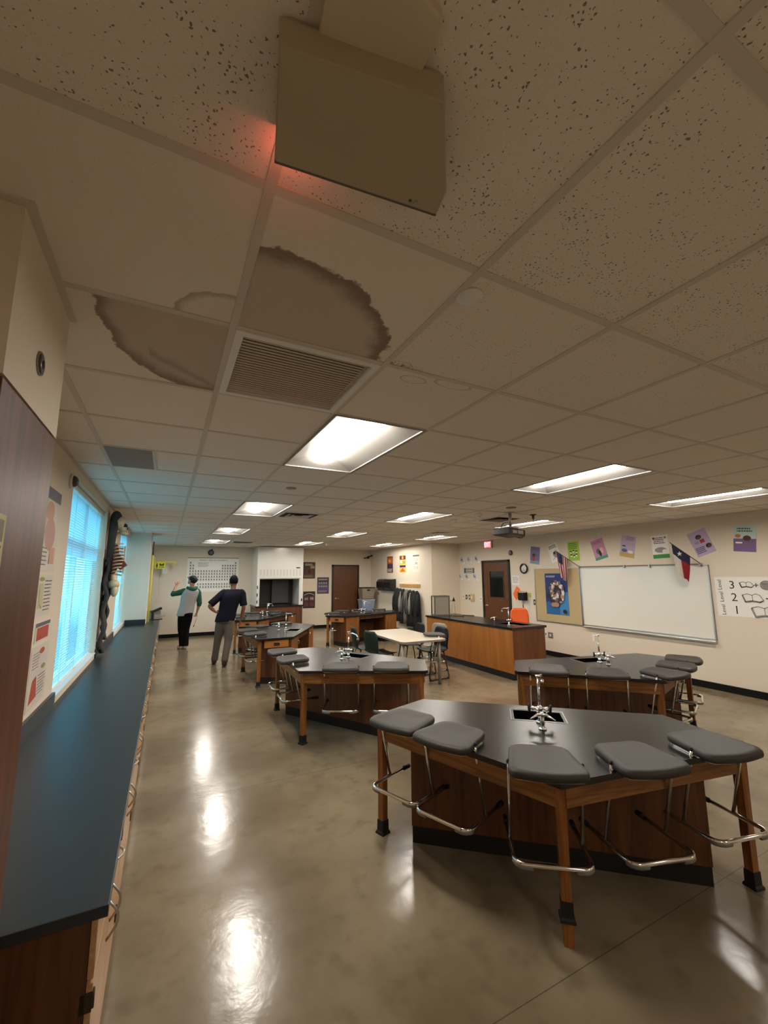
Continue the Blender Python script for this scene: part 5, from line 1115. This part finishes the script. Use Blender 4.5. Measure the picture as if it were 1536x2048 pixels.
def person(label, loc, rz, J, shirt, sleeve, pants, shoe, skin, hair, cap=None, hood=None, hat_back=False, sleeve_len=1.0, heavy=1.0, head_turn=0, look_up=0):
    t_ = thing('person', label, 'person', loc, rz)
    h = heavy; V = Vector
    P = {k: V(v) for k, v in J.items()}
    L_ = [('pel', None, P['pel'], (.11 * h, .09 * h)), ('waist', 'pel', P['pel'].lerp(P['neck'], .35), (.11 * h, .09 * h)), ('chest', 'waist', P['pel'].lerp(P['neck'], .68), (.12 * h, .09 * h)), ('neck0', 'chest', P['neck'], (.055, .055)), ('neck1', 'neck0', P['neck'] + (P['head'] - P['neck']) * .5, (.052, .052)),
          ('head0', 'neck1', P['head'] + V((0, 0, -.03)), (.070, .082)), ('head1', 'head0', P['head'] + V((0, 0, .055)), (.068, .082))]
    for s in 'LR':
        sh, el, wr = P[s + 'sh'], P[s + 'el'], P[s + 'wr']
        L_ += [(s + 'sh', 'chest', sh, (.050 * h, .050 * h)), (s + 'ua', s + 'sh', sh.lerp(el, .5), .048 * h), (s + 'el', s + 'ua', el, .040), (s + 'fa', s + 'el', el.lerp(wr, .4), .040), (s + 'wrist', s + 'fa', wr, (.026, .021))]
        L_ += hand_chain(s, wr, P[s + 'hd'], P[s + 'th'], P.get(s + 'c', V((.5, 0, 0))).x, P.get(s + 'pn', V((0, -1, 0))))
        hp, kn, an, to = P[s + 'hip'], P[s + 'kn'], P[s + 'an'], P[s + 'toe']
        L_ += [(s + 'hip', 'pel', hp, (.088 * h, .09 * h)), (s + 'thigh', s + 'hip', hp.lerp(kn, .5), .073 * h), (s + 'kn', s + 'thigh', kn, .054), (s + 'calf', s + 'kn', kn.lerp(an, .35), .054), (s + 'an', s + 'calf', an, .036), (s + 'toe', s + 'an', to, .03)]
    nodes, edges = chain(L_); skin_mesh('body', nodes, edges, skin, t_)
    sleeve_f = sleeve_len
    def fuse(b, name, m, vox=.016, it=4):
        o = b.build(name, m); r_ = o.modifiers.new('r', 'REMESH'); r_.mode = 'VOXEL'; r_.voxel_size = vox; r_.use_smooth_shade = True
        sm = o.modifiers.new('s', 'SMOOTH'); sm.factor = .5; sm.iterations = it
        dg = bpy.context.evaluated_depsgraph_get(); dg.update(); m2 = bpy.data.meshes.new_from_object(o.evaluated_get(dg)); bpy.data.objects.remove(o)
        m2.name = name; m2.materials.clear(); m2.materials.append(m)
        for p_ in m2.polygons: p_.use_smooth = True; p_.material_index = 0
        o = bpy.data.objects.new(name, m2); COL.objects.link(o); o.parent = t_; return o
    def ring(c, w_, d_, n=24): return [(c.x + w_ * h * abs(cos(a)) ** .85 * (1 if cos(a) > 0 else -1), c.y + d_ * h * abs(sin(a)) ** .85 * (1 if sin(a) > 0 else -1), c.z) for a in [2 * pi * k / n for k in range(n)]]
    pe, ne = P['pel'], P['neck']; shc = (P['Lsh'] + P['Rsh']) / 2
    b = MB(); rr = []
    for t, w_, d_ in ((-.20, .172, .128), (0, .172, .128), (.25, .162, .122), (.52, .176, .128), (.74, .190, .128), (.86, .185, .115), (.93, .150, .095), (.985, .085, .075), (1.03, .066, .066)): rr.append(ring(pe.lerp(ne, t), w_, d_))
    b.loft(rr)
    for s in 'LR':
        b.tube([P[s + 'sh'].lerp(ne, .6) + V((0, 0, -.01)), P[s + 'sh'] + V((0, 0, -.01))], [.06 * h, .068 * h], 12)
    fuse(b, 'shirt', shirt)
    for s in 'LR':
        sh, el, wr = P[s + 'sh'], P[s + 'el'], P[s + 'wr']; b = MB(); b.sphere(sh.lerp(ne, .1), .074 * h, 16, 10)
        if sleeve_f <= 1: b.tube([sh, sh.lerp(el, .4), sh.lerp(el, .88 * sleeve_f)], [.072 * h, .068 * h, .068 * h], 14)
        else: b.tube([sh, sh.lerp(el, .5), el, el.lerp(wr, .3)], [.072 * h, .066 * h, .058, .054], 14); b.sphere(el, .06, 12, 8)
        fuse(b, 'sleeve', sleeve, .013, 3)
    b = MB(); hc = (P['Lhip'] + P['Rhip']) / 2
    b.loft([ring(hc + V((0, 0, -.05)), .15, .125), ring(hc + V((0, 0, .0)), .160, .128), ring(hc.lerp(pe, .9) + V((0, 0, .02)), .158, .12)])
    for s in 'LR':
        hp, kn, an = P[s + 'hip'], P[s + 'kn'], P[s + 'an']
        b.tube([hp + V((0, 0, -.0)), hp.lerp(kn, .35), kn, kn.lerp(an, .5), an + V((0, 0, -.025))], [.088 * h, .090 * h, .070 * h, .064, .066], 16)
        for q in range(3): c_ = kn.lerp(an, .62 + .14 * q); b.sphere(c_, (.070, .070, .022), 14, 6)
    fuse(b, 'trousers', pants)
    for s in 'LR':
        an, to = P[s + 'an'], P[s + 'toe']; d = to - an; d.z = 0; d.normalize()
        Q = [('a', None, V((an.x, an.y, to.z + .012)) - d * .045, (.052, .05)), ('b', 'a', V((an.x, an.y, to.z + .02)) + d * .03, (.056, .056)), ('c', 'b', V((an.x, an.y, to.z + .0)) + d * .12, (.060, .042)), ('d', 'c', V((an.x, an.y, to.z - .006)) + d * .19, (.046, .03)), ('e', 'b', an + V((0, 0, .02)), (.045, .045))]
        nodes, edges = chain(Q); skin_mesh('shoe', nodes, edges, shoe, t_)
    # head details: local frame at the head centre, facing +Y
    HM = Matrix.Translation(P['head'] + V((0, 0, .015))) @ Matrix.Rotation(rad(head_turn), 4, 'Z') @ Matrix.Rotation(rad(look_up), 4, 'X')
    b = MB(); b.M = HM; b.sphere((0, .012, -.005), (.074, .088, .108), 20, 12); b.tube([(0, .095, .01), (0, .118, -.025), (0, .10, -.035)], [.010, .015, .010], 8)
    for sg in (-1, 1): b.sphere((sg * .076, .0, -.008), (.012, .022, .032), 10, 6)
    b.tube([(-.025, .093, -.058), (0, .100, -.056), (.025, .093, -.058)], .007, 6); b.sphere((0, .07, -.09), (.035, .032, .028), 10, 6); b.build('face', skin, t_)
    b = MB(); b.M = HM
    for sg in (-1, 1): b.sphere((sg * .03, .092, .012), (.012, .008, .007), 8, 5)
    b.build('eyes', INK, t_)
    b = MB(); b.M = HM; b.sphere((0, -.012, .018), (.082, .092, .108), 20, 10, -.55, pi / 2); b.build('hair', hair, t_)
    if cap:
        b = MB(); b.M = HM @ Matrix.Rotation(rad(8), 4, 'X'); b.sphere((0, -.005, .03), (.092, .108, .095), 20, 8, -.25, pi / 2)
        b.loft([[(-.075, -.02 + 0 * k, .012), (0, .10, .03), (.075, -.02, .012)] for k in (0, 1)], cap=False); b.tube([(-.07, .05, .012), (-.04, .135, .004), (0, .155, .006), (.04, .135, .004), (.07, .05, .012)], .008, 6); b.build('cap', cap, t_)
    if hood:
        b = MB(); nk = P['neck']; rings = []
        for k in range(17):
            a = rad(-200 + 220 * k / 16)
        b.tube([(nk.x + .095 * cos(rad(q)), nk.y + .085 * sin(rad(q)), nk.z + .015 - .045 * (sin(rad(q)) < 0) * -sin(rad(q)) ) for q in range(150, 391, 20)], [.02, .03, .036, .04, .045, .048, .05, .048, .045, .04, .036, .03, .02], 10); b.build('hood', hood, t_)
    return t_
NAVY = mat('navy_knit', srgb(22, 22, 33), .85, bump=.3, bscale=60); KHAKI = mat('grey_khaki', srgb(104, 93, 86), .85, bump=.4, bscale=30, var=.15)
GREYT = mat('heather_grey', srgb(158, 156, 154), .85, bump=.3, bscale=40, var=.12); GREEN = mat('dark_green_knit', srgb(46, 84, 66), .85, bump=.3, bscale=50)
BLKP = mat('black_joggers', srgb(12, 12, 14), .85, bump=.3, bscale=30); HAIRM = mat('black_hair', srgb(10, 9, 8), .7)
SKB = mat('skin_brown', srgb(128, 84, 60), .55); SKA = mat('skin_tan', srgb(176, 122, 94), .55)
for m_ in (NAVY, KHAKI, GREYT, GREEN, BLKP, HAIRM): m_.node_tree.nodes['Principled BSDF'].inputs['Specular IOR Level'].default_value = .1
# man in navy, walking away with a hand on his hip
person('person in navy polo and grey khaki trousers, seen from behind, left hand on hip', (1.03, 8.95, 0), rad(-6), dict(
    pel=(.055, .06, .93), neck=(.17, .10, 1.44), head=(.17, .12, 1.60), Lsh=(-.02, .09, 1.375), Lel=(-.27, .0, 1.14), Lwr=(-.14, .02, 1.02), Lhd=(.9, .15, -.35), Lth=(0, -.2, 1), Lc=(.5, 0, 0),
    Rsh=(.34, .10, 1.37), Rel=(.385, .06, 1.09), Rwr=(.34, .13, .86), Rhd=(-.05, .1, -1), Rth=(-.3, 1, 0), Rpn=(-1, 0, 0),
    Lhip=(-.03, .06, .86), Lkn=(-.07, .20, .49), Lan=(-.115, .20, .10), Ltoe=(-.125, .35, .035), Rhip=(.13, .05, .86), Rkn=(.12, .02, .47), Ran=(.065, -.13, .12), Rtoe=(.07, .02, .035)),
    NAVY, NAVY, KHAKI, mat('brown_boot', srgb(74, 54, 40), .6), SKB, HAIRM, sleeve_len=1.0, heavy=1.08, head_turn=12, look_up=6)
# man in the grey and green raglan shirt, pointing up with the left hand and looking up
person('person in grey shirt with green sleeves, black trousers and dark cap, left hand raised', (.42, 11.45, 0), rad(12), dict(
    pel=(.04, 0, .88), neck=(.14, -.03, 1.43), head=(.15, -.02, 1.60), Lsh=(-.05, .0, 1.345), Lel=(-.24, .12, 1.29), Lwr=(-.165, .20, 1.48), Lhd=(.45, .15, .85), Lth=(-.8, 0, .5), Lpn=(0, 1, 0), Lc=(.25, 0, 0),
    Rsh=(.29, -.02, 1.33), Rel=(.335, -.05, 1.06), Rwr=(.315, .04, .84), Rhd=(-.1, .1, -1), Rth=(-.3, 1, 0), Rpn=(-1, 0, 0), Rc=(.9, 0, 0),
    Lhip=(-.035, 0, .82), Lkn=(-.03, .05, .46), Lan=(.015, .03, .09), Ltoe=(-.02, .18, .03), Rhip=(.12, 0, .82), Rkn=(.09, .04, .46), Ran=(.075, -.05, .09), Rtoe=(.06, .10, .03)),
    GREYT, GREEN, BLKP, mat('white_sneaker', srgb(206, 198, 190), .5), SKA, HAIRM, cap=mat('dark_cap', srgb(13, 14, 14), .8), hood=GREEN, sleeve_len=1.3, heavy=1.05, head_turn=35, look_up=22)
b = MB(); b.mat(mat('white_stick', srgb(180, 178, 172), .5)).tube([(0, 0, .02), (-.075, .02, -.22)], .008, 6); b.mat(BLACK).tube([(-.075, .02, -.22), (-.085, .022, -.25)], .011, 6)
o = b.build('marker_stick'); o.location = (.745, 11.56, .74); tag(o, 'thin pale stick hanging from the right hand of the person with green sleeves', 'stick')
b = MB(); b.mat(PAPER).box(-.07, .07, -.01, .0, -.04, .06); b.mat(DP).box(-.02, .02, -.014, -.01, -.02, .02); o = b.build('wall_outlet'); o.location = (2.25, 13.668, .5); tag(o, 'white outlet on the far wall between the navy shirt and the lab tables', 'outlet')
